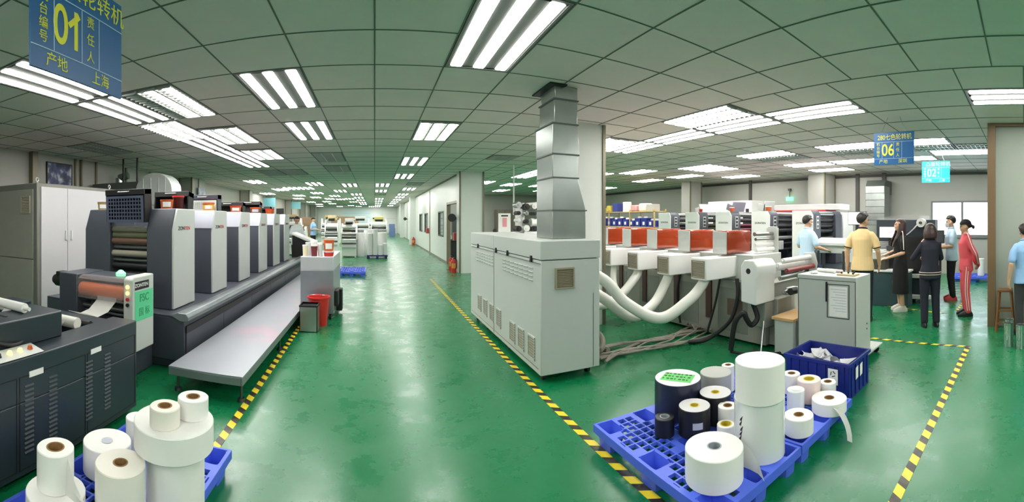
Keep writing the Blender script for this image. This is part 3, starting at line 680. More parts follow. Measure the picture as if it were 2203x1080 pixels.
# ---- walkway platform
wk = thing('walkway_platform', 'low silver perforated steel walkway platform along the press', 'platform', (-1.49, 7.3, 0))
def perf():
    m = bpy.data.materials.new('perforated steel'); m.use_nodes = True; nt = m.node_tree; n = nt.nodes; L = nt.links; b = n['Principled BSDF']
    tc = n.new('ShaderNodeTexCoord'); mp = n.new('ShaderNodeMapping'); mp.inputs['Rotation'].default_value = (0, 0, R(45)); L.new(tc.outputs['Object'], mp.inputs[0])
    v = n.new('ShaderNodeTexVoronoi'); v.inputs['Scale'].default_value = 34; v.inputs['Randomness'].default_value = 0; L.new(mp.outputs[0], v.inputs['Vector'])
    r = n.new('ShaderNodeValToRGB'); r.color_ramp.elements[0].position = .22; r.color_ramp.elements[1].position = .30
    r.color_ramp.elements[0].color = (*lin((70, 76, 84)), 1); r.color_ramp.elements[1].color = (*lin((150, 154, 162)), 1); L.new(v.outputs['Distance'], r.inputs[0])
    no = n.new('ShaderNodeTexNoise'); no.inputs['Scale'].default_value = 1.4; L.new(tc.outputs['Object'], no.inputs['Vector'])
    rr = n.new('ShaderNodeValToRGB'); rr.color_ramp.elements[0].position = .58; rr.color_ramp.elements[1].position = .72; rr.color_ramp.elements[1].color = (.35, .35, .35, 1); L.new(no.outputs['Fac'], rr.inputs[0])
    mx = n.new('ShaderNodeMix'); mx.data_type = 'RGBA'; L.new(rr.outputs[0], mx.inputs[0]); L.new(r.outputs[0], mx.inputs[6]); mx.inputs[7].default_value = (*lin((196, 140, 160)), 1)
    L.new(mx.outputs[2], b.inputs['Base Color']); b.inputs['Roughness'].default_value = .4; b.inputs['Metallic'].default_value = .25
    return m
MB().box(-1.86, -1.13, 3.42, 11.1, .232, .247).build('tread', perf(), wk)
MB().box(-1.86, -1.84, 3.42, 11.1, .165, .232).box(-1.15, -1.13, 3.42, 11.1, .165, .232).box(-1.84, -1.15, 3.42, 3.44, .165, .232).box(-1.84, -1.15, 11.08, 11.1, .165, .232).build('edge_frame', mat('grey steel edge', (122, 130, 130), .4, .3), wk, bevel=.004)
for y in (3.5, 5.0, 6.5, 8.0, 9.5, 11.0):
    for x in (-1.8, -1.17): MB().cyl((x, y, .03), (x, y, .17), .012, n=10).lathe([(0, .03), (.03, .03), (.035, 0), (0, 0)][::-1], (x, y, 0), n=14).build('leg', M_dsteel, wk)
# ---- tall white electrical cabinet
cb = thing('electrical_cabinet', 'tall white electrical cabinet with grey frame left of the press', 'cabinet', (-5.1, 5.2, 0))
MB().box(-6.0, -4.7, 4.42, 6.6, 0, 2.2).build('body', mat('grey cabinet frame', (112, 112, 106), .5), cb, bevel=.015)
MB().box(-4.7, -4.685, 4.5, 5.105, .08, 2.14).build('door', mat('pale grey door', (180, 180, 182), .45, var=.02), cb, bevel=.004); MB().box(-4.7, -4.685, 5.115, 6.52, .08, 2.14).build('door', mat('pale grey door', (180, 180, 182), .45, var=.02), cb, bevel=.004)
MB().box(-5.92, -4.78, 4.405, 4.42, 1.0, 2.1).box(-5.92, -4.78, 4.405, 4.42, .06, .985).build('side_panel', mat('grey side panel', (150, 148, 140), .5), cb, bevel=.004)  # grey is the side panel's own colour
for y in (5.06, 5.20): MB().box(-4.685, -4.66, y - .012, y + .012, 1.28, 1.44).build('door_handle', M_lgrey, cb, bevel=.004)
m = MB().frame(-5.06, -4.84, 1.72, 2.0, 4.39, 4.405, .02, 0)
for i in range(9): m.prism([(4.392, 1.75 + i * .026), (4.404, 1.765 + i * .026), (4.404, 1.745 + i * .026)], 'x', -5.05, -4.85)
m.build('vent', mat('beige vent', (168, 160, 140), .5), cb)
for y in (4.5, 6.4):
    m = MB(); m.cyl((-4.78, y, 2.2), (-4.78, y, 2.225), .015, n=10)
    m.tube([(-4.78, y + .03 * math.cos(R(a)), 2.255 + .03 * math.sin(R(a))) for a in range(0, 361, 30)], .008, n=8, sub=1); m.build('lifting_eye', M_lgrey, cb)
# ---- left wall: strips, poster, pipes, big duct
m = MB()
for y, d, wd in ((4.7, .05, .05), (6.05, .12, .16), (7.45, .05, .05), (7.65, .07, .05), (8.25, .05, .06), (9.6, .05, .06), (10.9, .05, .06)): m.box(XL, XL + d, y - wd / 2, y + wd / 2, 0, CZ)
struct(m.build('trim_left', M_trim))
m = MB().box(XL + .006, XL + .03, 6.5, 7.3, 2.15, 2.9, 0).frame(6.48, 7.32, 2.13, 2.92, XL + .004, XL + .04, .02, 1, 'x')
def poster_mat(name, a, b, c):
    mm = bpy.data.materials.new(name); mm.use_nodes = True; nt = mm.node_tree; n = nt.nodes; L = nt.links
    tc = n.new('ShaderNodeTexCoord'); no = n.new('ShaderNodeTexNoise'); no.inputs['Scale'].default_value = 5; no.inputs['Detail'].default_value = 5; L.new(tc.outputs['Object'], no.inputs['Vector'])
    r = n.new('ShaderNodeValToRGB'); e = r.color_ramp.elements; e[0].position = .38; e[0].color = (*lin(a), 1); e[1].position = .66; e[1].color = (*lin(c), 1); x = e.new(.52); x.color = (*lin(b), 1)
    L.new(no.outputs['Fac'], r.inputs[0]); L.new(r.outputs[0], n['Principled BSDF'].inputs['Base Color']); n['Principled BSDF'].inputs['Roughness'].default_value = .4; return mm
tag(m.build('poster', [poster_mat('blue night poster', (30, 34, 66), (70, 84, 130), (200, 200, 210)), M_black]), 'dark blue framed poster on left wall above the tall white cabinet', 'poster')
tag(MB().box(-6.06, -6.03, 13.3, 13.9, 2.15, 2.75).build('poster', poster_mat('pale blue poster', (90, 110, 140), (130, 150, 175), (200, 205, 210))), 'small bluish poster on the left column behind the press', 'poster')
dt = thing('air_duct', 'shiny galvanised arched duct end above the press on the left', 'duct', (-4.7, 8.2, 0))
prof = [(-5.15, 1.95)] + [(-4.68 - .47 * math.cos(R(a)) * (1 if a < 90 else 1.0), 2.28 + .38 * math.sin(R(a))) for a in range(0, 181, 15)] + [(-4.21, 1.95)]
MB().prism(prof, 'y', 7.9, 8.35).build('arched_hood', mat('galvanised with painted sheen', (205, 212, 208), .3, .35, var=.12, vs=4), dt, bevel=.01)  # light base colour stands in for reflections on the shiny sheet
m = MB()
for x in (-4.95, -4.75, -4.55, -4.38): m.box(x - .006, x + .006, 7.89, 7.9, 1.97, 2.55)
m.build('seam', mat('bright seam', (205, 212, 208), .3, .5), dt)
MB().box(-6.5, -5.15, 8.0, 8.4, 2.1, 2.5).build('branch_duct', mat('dull duct', (104, 110, 104), .5, .4), dt, bevel=.01)
for x, y in ((-5.7, 8.2), (-5.3, 8.2)): MB().cyl((x, y, 2.45), (x, y, CZ), .025, n=8).build('hanger_rod', M_black, dt)
t = thing('wall_fan', 'dark fan unit with shiny pipe on left wall behind tall cabinet', 'fan', (-6.2, 8.7, 2.2))
MB().box(XL, -6.2, 8.75, 9.2, 2.2, 2.5).build('box', M_black, t, bevel=.01); MB().cyl((-6.35, 8.95, 2.5), (-6.35, 8.95, 2.72), .1, n=14).cyl((-6.35, 8.95, 2.72), (-6.1, 9.0, 2.78), .1, n=14).build('pipe', M_galv, t)
# ---- stainless table and the things round it
t = thing('steel_trolley', 'stainless steel cabinet trolley loaded with jars at walkway edge', 'trolley', (-.92, 7.3, 0))
MB().box(-1.2, -.66, 6.62, 7.9, .10, .80).build('cabinet', mat('dull stainless', (150, 156, 162), .32, .7, var=.06), t, bevel=.006)
MB().box(-1.2, -.66, 6.62, 7.9, .80, 1.02).build('upper_tray', mat('bright stainless', (206, 208, 212), .3, .5), t, bevel=.006)
for x in (-1.14, -.72):
    for y in (6.7, 7.8): MB().cyl((x - .015, y, .05), (x + .015, y, .05), .05, n=16).box(x - .02, x + .02, y - .02, y + .02, .06, .10).build('caster', M_black, t)
MB().box(-.66, -.60, 6.75, 7.0, .2, .45).box(-.66, -.56, 7.1, 7.3, .05, .42).build('side_bracket', M_black, t, bevel=.01)
random.seed(7)
JB = [('pale yellow plastic jar', (236, 226, 190)), ('white plastic jar', (232, 232, 228)), ('wine red jar', (120, 50, 60)), ('pink tinted jar', (226, 190, 190)), ('white jar', (225, 226, 226)), ('clear bottle', (206, 212, 210))]
JP = [(-1.14, 6.74, .045, .17), (-1.02, 6.92, .055, .23), (-.99, 6.74, .055, .17), (-.91, 6.86, .045, .20), (-1.12, 6.95, .05, .20), (-.88, 6.72, .032, .19)]
for (nm, c), (x, y, r, h) in zip(JB, JP):
    tt = tub('%s standing on the steel trolley' % nm, x, y, 1.022, r, h, mat(nm, c, .3, var=.04), M_white, None, 'plastic_jar'); tt['group'] = 'jars on the trolley'; tt['category'] = 'jar'
tt = tub('red tub on the steel trolley, under the orange bucket', -.755, 6.78, 1.022, .085, .07, M_red, M_pink, None, 'paint_bucket'); tt['group'] = 'jars on the trolley'; tt['category'] = 'bucket'
tt = tub('orange bucket with white label on the red tub on trolley', -.755, 6.78, 1.106, .085, .17, M_orange, M_orange, M_paper, 'paint_bucket'); tt['group'] = 'jars on the trolley'; tt['category'] = 'bucket'
t = thing('plastic_bucket', 'open red plastic bucket in front of steel trolley', 'bucket', (-.86, 6.33, 0))
MB().lathe([(0, 0), (.125, 0), (.165, .42), (.18, .42), (.18, .44), (.158, .44), (.12, .02), (0, .02)], n=32).build('body', M_red, t, w=False)
MB().tube([(.17 * math.cos(R(a)), .17 * math.sin(R(a)) , .43 - .06 * math.sin(R(a)) ) for a in range(180, 361, 20)], .004, n=6).build('handle', M_steel, t, w=False)
t = thing('waste_bin', 'small square stainless waste bin in front of red bucket', 'bin', (-.95, 6.0, 0))
m = MB()
for a, b, c, d in ((-.13, .13, -.13, -.12), (-.13, .13, .12, .13), (-.13, -.12, -.13, .13), (.12, .13, -.13, .13)): m.box(a, b, c, d, 0, .38)
m.box(-.13, .13, -.13, .13, 0, .01); m.build('body', M_steel, t, w=False)
m = MB().frame(-.135, .135, -.135, .135, .36, .385, .015, 0, 'z').build('rim', M_black, t, w=False)
# ---- hanging machine sign
M_sblue = mat('blue sign board', (4, 90, 150), .4, var=.03); M_syel = mat('yellow sign paint', (226, 222, 50), .5, var=0); M_swht = mat('white sign line', (190, 214, 235), .5, var=0)
M_steal = mat('teal board with painted backlight', (20, 190, 196), .4, var=.03, emit=.15)  # backlight painted in as teal tone and glow; the board is no lamp
def sign(label, x, y0, y1, z0, z1, head, num, place, blue, ink, face):
    """board in a plane x = const; reads along +y (face '+x') or -y (face '-x')"""
    t = thing('hanging_sign', label, 'sign', (x, (y0 + y1) / 2, z0), 0, 'hanging machine signs')
    W = y1 - y0; H = z1 - z0; yc_ = (y0 + y1) / 2; sg = 1 if face == '+x' else -1; e = .0075 * sg
    MB().box(x - .006, x + .006, y0, y1, z0, z1).build('board', blue, t)
    m = MB()
    def P_(u, v): return yc_ + sg * (u - .5) * W, z0 + v * H
    def line(u0, v0, u1, v1):
        a, b = P_(u0, v0); c, d = P_(u1, v1); m.box(x + e - .0008, x + e + .0008, min(a, c) - .0018, max(a, c) + .0018, min(b, d) - .0018, max(b, d) + .0018)
    line(0, .70, 1, .70); line(0, .19, 1, .19); line(.21, .19, .21, .70); line(.50, .19, .50, .70); line(.70, .19, .70, .70)
    m.build('dividing_lines', M_swht if ink is M_syel else ink, t)
    m = MB()
    def tx(s_, u, v, size, ws=1.): a, b = P_(u, v); m.text(s_, size, TX(x + e, a, b, face), 0, .0006, wscale=ws)
    tx(head, .52 if len(head) > 6 else .58, .84, .098 * W / .6 if len(head) < 8 else .092, 1.1 if len(head) < 8 else .86)
    for i, ch in enumerate('机台编号'): tx(ch, .11, .64 - i * .12, .052)
    tx(num, .355, .44, .235, .82)
    if num == '01': a, b = P_(.415, .55); m.box(x + e - .0007, x + e + .0007, -.012, .012, -.045, .045, 0, Matrix.Translation((0, a, b)) @ Matrix.Rotation(R(-48), 4, 'X'))
    for i, ch in enumerate('责任人'): tx(ch, .60, .61 - i * .165, .056)
    tx('产地', .24, .095, .066); tx(place, .72, .095, .066)
    m.build('lettering', ink, t)
    for u in (.2, .8):
        a, b = P_(u, 1); MB().tube([(x, a, b), (x, (a + yc_) / 2, CZ - .0)], .0022, n=5, sub=1).build('hanging_wire', M_steel, t)
sign('blue hanging sign with yellow number 01 at upper left', -1.20, 1.09, 1.70, 2.225, 2.69, '凸版轮转机', '01', '上海', M_sblue, M_syel, '+x')
sign('blue hanging sign with yellow number 06 over the right hall', 5.6, 1.53, 2.13, 2.405, 2.865, '280七色轮转机', '06', '深圳', M_sblue, M_syel, '-x')
sign('backlit teal hanging sign with pale number 02 behind sign 06', 8.5, 1.55, 2.15, 2.40, 2.85, '凸版轮转机', '02', '上海', M_steal, mat('pale paint with backlight glow', (215, 245, 240), .5, var=0, emit=.3), '-x')  # lettering glows too, part of the painted backlight
# ================================================================= centre: dryer cabinet with its duct
M_cab = mat('off white machine enamel', (186, 191, 187), .42, var=.03, vs=2); M_vent = mat('beige vent slats', (150, 142, 122), .5, var=.05)
dc = thing('dryer_cabinet', 'long off white dryer cabinet with vents, carrying the galvanised duct', 'dryer cabinet', (1.92, 5.2, 0))
MB().box(1.58, 2.25, 3.72, 6.66, .085, 1.215).build('body', M_cab, dc, bevel=.008)
MB().box(1.575, 2.255, 3.715, 5.33, 1.222, 1.41).build('lid', M_cab, dc, bevel=.008); MB().box(1.575, 2.255, 5.335, 6.665, 1.222, 1.41).build('lid', M_cab, dc, bevel=.008)
m = MB(); m.box(1.572, 1.582, 3.72, 5.30, 1.185, 1.188).box(1.572, 1.582, 5.36, 6.6, 1.185, 1.188).box(1.577, 1.583, 5.325, 5.335, .1, 1.215).box(1.577, 1.583, 3.78, 6.6, .14, .143).box(2.17, 2.173, 3.716, 3.724, .1, .86); m.build('door_seams', M_dtrim, dc)
for y in (3.95, 4.72, 5.2, 6.15): MB().box(1.56, 1.576, y - .018, y + .018, 1.19, 1.25).cyl((1.556, y, 1.20), (1.576, y, 1.20), .016, n=10).build('latch', M_black, dc)
for ya_, yb_ in ((3.9, 4.95), (5.35, 6.3)):
    m = MB()
    for r_ in range(4):
        for c in range(7):
            y = ya_ + (yb_ - ya_) * (c + .5) / 7; z = 1.13 - r_ * .042 
            m.prism([(1.58, z), (1.566, z - .004), (1.58, z - .02)], 'y', y - .055, y + .055)
    m.build('louvre_panel', M_cab, dc)
for y, z in ((6.08, .36), (5.75, .355), (5.42, .35), (5.1, .35), (4.56, .31), (4.27, .31), (3.96, .31)):
    m = MB().frame(y - .10, y + .10, z - .12, z + .12, 1.568, 1.58, .018, 0, 'x')
    for i in range(8): m.box(1.572, 1.578, y - .085, y + .085, z - .1 + i * .026, z - .086 + i * .026, 1)
    for i in range(8): m.box(1.566, 1.574, y - .10, y - .094, z - .11 + i * .03, z - .095 + i * .03, 1)
    m.build('fan_grille', [M_cab, M_vent], dc)
m = MB().frame(1.73, 1.945, .93, 1.14, 3.70, 3.72, .016, 0)
for i in range(11): m.prism([(3.704, .955 + i * .016), (3.718, .963 + i * .016), (3.718, .947 + i * .016)], 'x', 1.745, 1.93)
m.build('square_vent', M_vent, dc)
for x in (1.66, 2.17):
    for y in (3.85, 4.9, 5.9, 6.5): MB().cyl((x - .02, y, .035), (x + .02, y, .035), .035, n=14).box(x - .025, x + .025, y - .03, y + .03, .06, .086).build('caster', M_black, dc)
d = thing('exhaust_duct', 'square galvanised exhaust duct rising from dryer cabinet to the ceiling', 'duct', (2.05, 4.26, 1.41))
def loft4(m, a, b):
    V = [m.bm.verts.new(p) for p in a] + [m.bm.verts.new(p) for p in b]
    for k in range(4): m.bm.faces.new((V[k], V[(k + 1) % 4], V[4 + (k + 1) % 4], V[4 + k]))
    m.bm.faces.new(V[3::-1]); m.bm.faces.new(V[4:])
def rect(x0, x1, y0, y1, z): return [(x0, y0, z), (x1, y0, z), (x1, y1, z), (x0, y1, z)]
secs = [(rect(1.855, 2.26, 4.04, 4.49, 1.412), rect(1.855, 2.26, 4.04, 4.49, 1.72)), (rect(1.855, 2.26, 4.04, 4.49, 1.724), rect(1.855, 2.16, 4.04, 4.49, 2.075)),
        (rect(1.855, 2.165, 4.04, 4.49, 2.08), rect(1.855, 2.165, 4.04, 4.49, 2.33)), (rect(1.85, 2.18, 4.03, 4.5, 2.335), rect(1.85, 2.15, 4.03, 4.5, 2.66)), (rect(1.88, 2.16, 4.05, 4.46, 2.665), rect(1.88, 2.16, 4.05, 4.46, 2.93)), (rect(1.90, 2.17, 4.06, 4.44, 2.93), rect(1.88, 2.16, 4.05, 4.44, 3.078))]
for a, b in secs:
    m = MB(); loft4(m, a, b); m.build('duct_section', M_galv, d, bevel=.004)
for a, b in secs[:5]:
    x0, y0 = b[0][0], b[0][1]; x1 = b[1][0]; y1 = b[2][1]; z = b[0][2]
    MB().frame(x0 - .012, x1 + .012, y0 - .012, y1 + .012, z - .006, z + .008, .014, 0, 'z').build('flange', mat('dull flange', (98, 104, 102), .5, .6), d)
MB().box(1.80, 2.0, 3.98, 4.5, 3.062, 3.078).build('ceiling_flap', M_black, d)
# ================================================================= flexo press behind it
M_body = mat('grimy grey machine', (150, 150, 142), .55, var=.15, vs=4); M_or = mat('orange guard', (160, 58, 24), .14, var=.12, vs=3, alpha=.78, coat=.4)
fp = thing('flexo_press', 'white press with row of orange hoods and white blower boxes', 'printing press', (4.5, 5.4, 0))
MB().box(4.22, 5.0, 3.05, 7.7, .03, .80).build('base', M_body, fp, bevel=.01)
MB().box(4.30, 4.95, 3.3, 7.6, .80, 1.15).build('upper_frame', M_lgrey, fp, bevel=.008)
for y in (3.6, 4.5, 5.4, 6.3, 7.2):
    MB().box(4.215, 4.222, y - .26, y + .26, .12, .70).build('access_panel', mat('grey access panel', (132, 134, 128), .5, var=.12), fp, bevel=.002)
MB().box(4.208, 4.216, 3.42, 3.68, .34, .56).build('brown_plate', mat('brown plate', (104, 86, 76), .5), fp)
for y in (4.02, 4.7, 5.5, 6.2): MB().box(4.19, 4.22, y - .05, y + .05, .25, .82).build('column_rib', mat('dark maroon rib', (80, 52, 48), .5), fp)
for k, y in enumerate((3.59, 4.285, 5.01, 5.76, 6.5)):
    b = MB().box(3.70, 4.45, y, y + .27, .85, 1.13).build('blower_box', M_white, fp, bevel=.012)
    m = MB().frame(y + .02, y + .25, .88, 1.10, 3.688, 3.70, .014, 0, 'x')
    for i in range(11): m.prism([(3.690, .905 + i * .0165), (3.70, .912 + i * .0165), (3.70, .897 + i * .0165)], 'y', y + .034, y + .236)
    m.build('vent', M_vent, b)
    MB().prism([(3.75, 1.13), (3.9, 1.132), (3.88, 1.15), (3.77, 1.15)], 'y', y + .06, y + .2).build('rag', M_white, b) if k == 1 else None
for k, y in enumerate((3.61, 4.315, 5.07, 5.78, 6.52)):
    h = MB(); prof = [(y, 1.165), (y, 1.45), (y + .02, 1.47), (y + .26, 1.47), (y + .26, 1.165)]
    h.prism(prof, 'x', 4.135, 4.64); h = h.build('orange_hood', M_or, fp, bevel=.006)
    MB().prism([(y + .012, 1.16), (y + .012, 1.455), (y + .255, 1.462), (y + .255, 1.16)], 'x', 4.118, 4.136).build('end_plate', M_lgrey, h, bevel=.003)
    for z in (1.25, 1.36): MB().cyl((4.16, y + .13, z), (4.62, y + .13, z), .05, n=14).build('inner_roller', M_dsteel, h)
for i, z in enumerate((1.13, 1.2, 1.27, 1.35, 1.42)): MB().cyl((4.5, 3.44 - .02 * (i % 2), z), (4.92, 3.44 - .02 * (i % 2), z), .03 - .008 * (i == 3), n=14).build('roller', M_white if i < 3 else M_steel, fp)
MB().box(4.92, 4.945, 3.34, 3.54, .8, 1.5).box(4.92, 4.945, 3.36, 3.52, 1.5, 1.52).build('side_plate', M_lgrey, fp, bevel=.004)
eu = MB().prism([(3.19, .62), (3.19, 1.06), (3.14, 1.13), (3.0, 1.13), (2.94, 1.06), (2.94, .95), (2.965, .91), (2.965, .60)], 'x', 3.9, 4.30).build('end_housing', M_white, fp, bevel=.012)
MB().cyl((3.898, 3.075, 1.0), (3.93, 3.075, 1.0), .034, n=18).build('round_port', M_black, eu)
MB().box(4.3, 4.62, 2.92, 3.2, .03, .62).box(4.12, 4.4, 2.98, 3.16, .28, .60).build('stand', M_body, fp, bevel=.01)
MB().box(4.62, 4.78, 2.86, 3.0, .1, .72).build('support_post', M_white, fp, bevel=.01)
for i, (x0, x1, y, z, r, mt) in enumerate(((4.32, 5.0, 2.86, 1.10, .035, M_white), (4.32, 5.02, 2.80, .98, .032, mat('red brown roller', (140, 62, 66), .4)), (4.32, 4.98, 2.9, .88, .03, M_steel), (4.3, 5.0, 2.82, .72, .022, M_steel), (4.32, 4.96, 2.95, 1.02, .05, M_white))):
    MB().cyl((x0, y, z), (x1, y, z), r, n=16).cyl((x0 - .02, y, z), (x1 + .03, y, z), r * .4, n=10).build('roller', mt, fp)
m = MB(); m.prism([(2.74, 1.02), (2.78, 1.16), (2.95, 1.16), (2.98, 1.0), (2.95, .62), (2.8, .62)], 'x', 5.0, 5.02); m.build('side_plate', M_lgrey, fp, bevel=.004)
for y, z in ((2.8, .8), (2.86, .72), (2.9, .92)): MB().cyl((4.98, y, z), (5.05, y, z), .03, n=14).build('hand_knob', M_black, fp)
MB().cyl((4.36, 2.77, .72), (4.5, 2.77, .72), .045, n=14).build('hand_knob', M_black, fp)
for k, (y, a) in enumerate(((3.72, 0), (4.42, 0), (5.15, 0))):
    pts = [[(3.82, y, .86), (3.74, 3.72, .76), (3.5, 3.70, .62), (3.12, 3.78, .45), (2.8, 4.02, .63), (2.58, 4.15, .90), (2.25, 4.3, 1.08)],
           [(3.82, y, .86), (3.72, 4.40, .72), (3.45, 4.33, .48), (3.03, 4.25, .40), (2.66, 4.32, .66), (2.25, 4.5, .92)],
           [(3.82, y, .86), (3.72, 5.10, .74), (3.35, 5.0, .50), (2.9, 4.92, .45), (2.25, 4.95, .80)]][k]
    tag(MB().tube(pts, .068, n=16, sub=8).build('air_hose', mat('white hose', (214, 214, 206), .45, var=.04)), ['thick white air hose, nearest of the three sagging loops', 'thick white air hose under the nearest sagging loop', 'thick white air hose, farthest of the three, near the column'][k], 'hose', 'white air hoses')
tag(MB().tube([(3.86, 5.9, .86), (3.78, 5.8, .6), (3.66, 5.5, .38), (3.6, 5.25, .25), (3.7, 5.2, .06)], .055, n=12).build('air_hose', MAT['white hose']), 'white hose dropping straight down beside the column edge', 'hose', 'white air hoses')
random.seed(11)
M_cabl = mat('dusty grey cable', (136, 130, 120), .7, var=.25, vs=12)
for k in range(9):
    x = 2.38 + random.random() * .2; y = 4.0 + k * .05; pts = [(x - .05, y - .12, .05)]
    for j in range(1, 7): pts.append((x + j * .29 + random.uniform(-.06, .06), 3.98 + .045 * k + .12 * math.sin(j * .9 + k) + .05 * (j > 4), .025 + .02 * random.random()))
    pts.append((4.16, 3.95 + .06 * k, .10))
    tag(MB().tube(pts, .009 + .008 * random.random(), n=7, sub=4).build('floor_cable', M_cabl), 'dusty grey cable in the tangle on floor beneath the white hoses', 'cable', 'floor cables')
tag(MB().tube([(2.45, 4.05, .12), (2.36, 4.3, .2), (2.5, 4.5, .28), (2.62, 4.3, .2), (2.5, 4.12, .1), (2.4, 4.35, .05), (2.6, 4.5, .05), (2.66, 4.2, .05)], .035, n=8).build('cable_coil', M_cabl), 'thick coil of dusty cable on floor behind the dryer cabinet', 'cable')
for k, (pts, r, lb) in enumerate((([(4.2, 3.5, .84), (4.16, 3.46, .6), (4.08, 3.52, .3), (3.9, 3.75, .06), (3.7, 3.9, .03)], .026, 'thick black hose hanging from nearest blower box to floor'),
    ([(4.2, 3.8, .84), (4.15, 3.84, .5), (4.05, 3.9, .1)], .016, 'thin black cable hanging between the two nearest blower boxes'), ([(4.2, 4.6, .84), (4.14, 4.62, .5), (4.1, 4.5, .1)], .018, 'black cable hanging below the second blower box'),
    ([(4.02, 3.1, .60), (4.05, 3.05, .42), (3.97, 3.08, .34), (3.9, 3.1, .42), (3.86, 3.12, .5), (3.80, 3.2, .38), (3.78, 3.25, .05)], .032, 'black corrugated hose looping under the white end housing'),
    ([(3.78, 3.25, .03), (3.86, 2.9, .03), (4.1, 2.75, .03), (4.5, 2.55, .03)], .016, 'black cable on floor under the white end housing'))):
    tag(MB().tube(pts, r, n=10).build('black_cable', M_black), lb, 'cable')
t = thing('foot_stand', 'small steel tripod foot on floor below the white end housing', 'stand', (3.95, 3.02, 0))
MB().box(3.86, 4.06, 2.92, 3.10, 0, .02).build('plate', M_dsteel, t); MB().cyl((3.98, 2.95, .02), (4.15, 3.02, .42), .012, n=8).build('strut', M_steel, t)
# ================================================================= control cabinet, wooden topped unit
t = thing('control_cabinet', 'white control cabinet with paper notice on its front, behind blue crate', 'control cabinet', (4.35, 2.15, 0))
MB().box(4.14, 4.56, 1.78, 2.53, .10, .985).build('body', M_cab, t, bevel=.008); MB().box(4.10, 4.82, 1.72, 2.5, .085, .105).build('base_plate', M_cab, t, bevel=.004)
MB().frame(1.79, 2.52, .14, .94, 4.136, 4.14, .006, 0, 'x').frame(1.865, 2.14, .52, .90, 4.134, 4.14, .008, 0, 'x').build('door_seams', M_dtrim, t)
MB().box(4.131, 4.135, 1.885, 2.11, .54, .875).build('notice', M_paper, t)
m = MB()
for i in range(9): m.box(4.1302, 4.1312, 1.9, 2.09 - .03 * (i % 3), .84 - i * .03, .846 - i * .03)
m.build('notice_lines', M_lab, t)
MB().box(4.115, 4.14, 2.135, 2.15, .70, .92).build('door_handle', M_black, t, bevel=.003)
for z in (.42, .36): MB().cyl((4.44, 1.776, z), (4.44, 1.782, z), .010, n=8).build('screw_cap', M_black, t)
for x, y in ((4.18, 1.8), (4.74, 1.78), (4.18, 2.42), (4.74, 2.42)): MB().cyl((x - .015, y, .04), (x + .015, y, .04), .04, n=14).box(x - .02, x + .02, y - .02, y + .02, .06, .086).build('caster', M_black, t)
t = thing('wooden_block', 'pale wooden block with small black knobs on the control cabinet', 'block', (4.3, 1.95, .985))
MB().box(4.22, 4.38, 1.84, 2.06, .985, 1.005).build('board', mat('pale wood', (206, 184, 146), .6), t, bevel=.003)
for x, y in ((4.25, 1.87), (4.3, 1.95), (4.35, 1.9), (4.27, 2.02)): MB().cyl((x, y, 1.005), (x, y, 1.025), .011, n=10).build('knob', M_black, t)
for k, (x, y, L, r, mt, lb) in enumerate(((4.40, 2.3, .26, .022, M_paper, 'thin white paper roll lying on the control cabinet'), (4.46, 2.22, .24, .018, M_pink, 'thin pinkish roll lying behind white roll on the control cabinet'))):
    tag(MB().cyl((x, y - L / 2, .985 + r), (x + .06, y + L / 2, .985 + r), r, n=14).build('small_roll', mt), lb, 'roll')
tag(MB().tube([(4.2, 2.35, .995), (4.24, 2.42, .998), (4.3, 2.4, .995), (4.26, 2.33, .996), (4.2, 2.38, .996)], .008, n=6).build('wire_coil', M_steel), 'small coil of wire at the edge of control cabinet top', 'wire')
t = thing('side_cabinet', 'low grey cabinet with wooden top between press end and control cabinet', 'cabinet', (4.35, 2.75, 0))
MB().box(4.10, 4.6, 2.57, 2.83, .02, .42).build('body', M_cab, t, bevel=.006); MB().box(4.08, 4.62, 2.55, 2.86, .42, .455).build('wooden_top', mat('plywood', (198, 160, 112), .6, var=.1, vs=4), t, bevel=.003)
tag(MB().box(4.62, 4.85, 1.95, 2.45, .02, .48).build('paper_sack', M_white, bevel=.04), 'white sack leaning behind the control cabinet', 'sack') if False else None
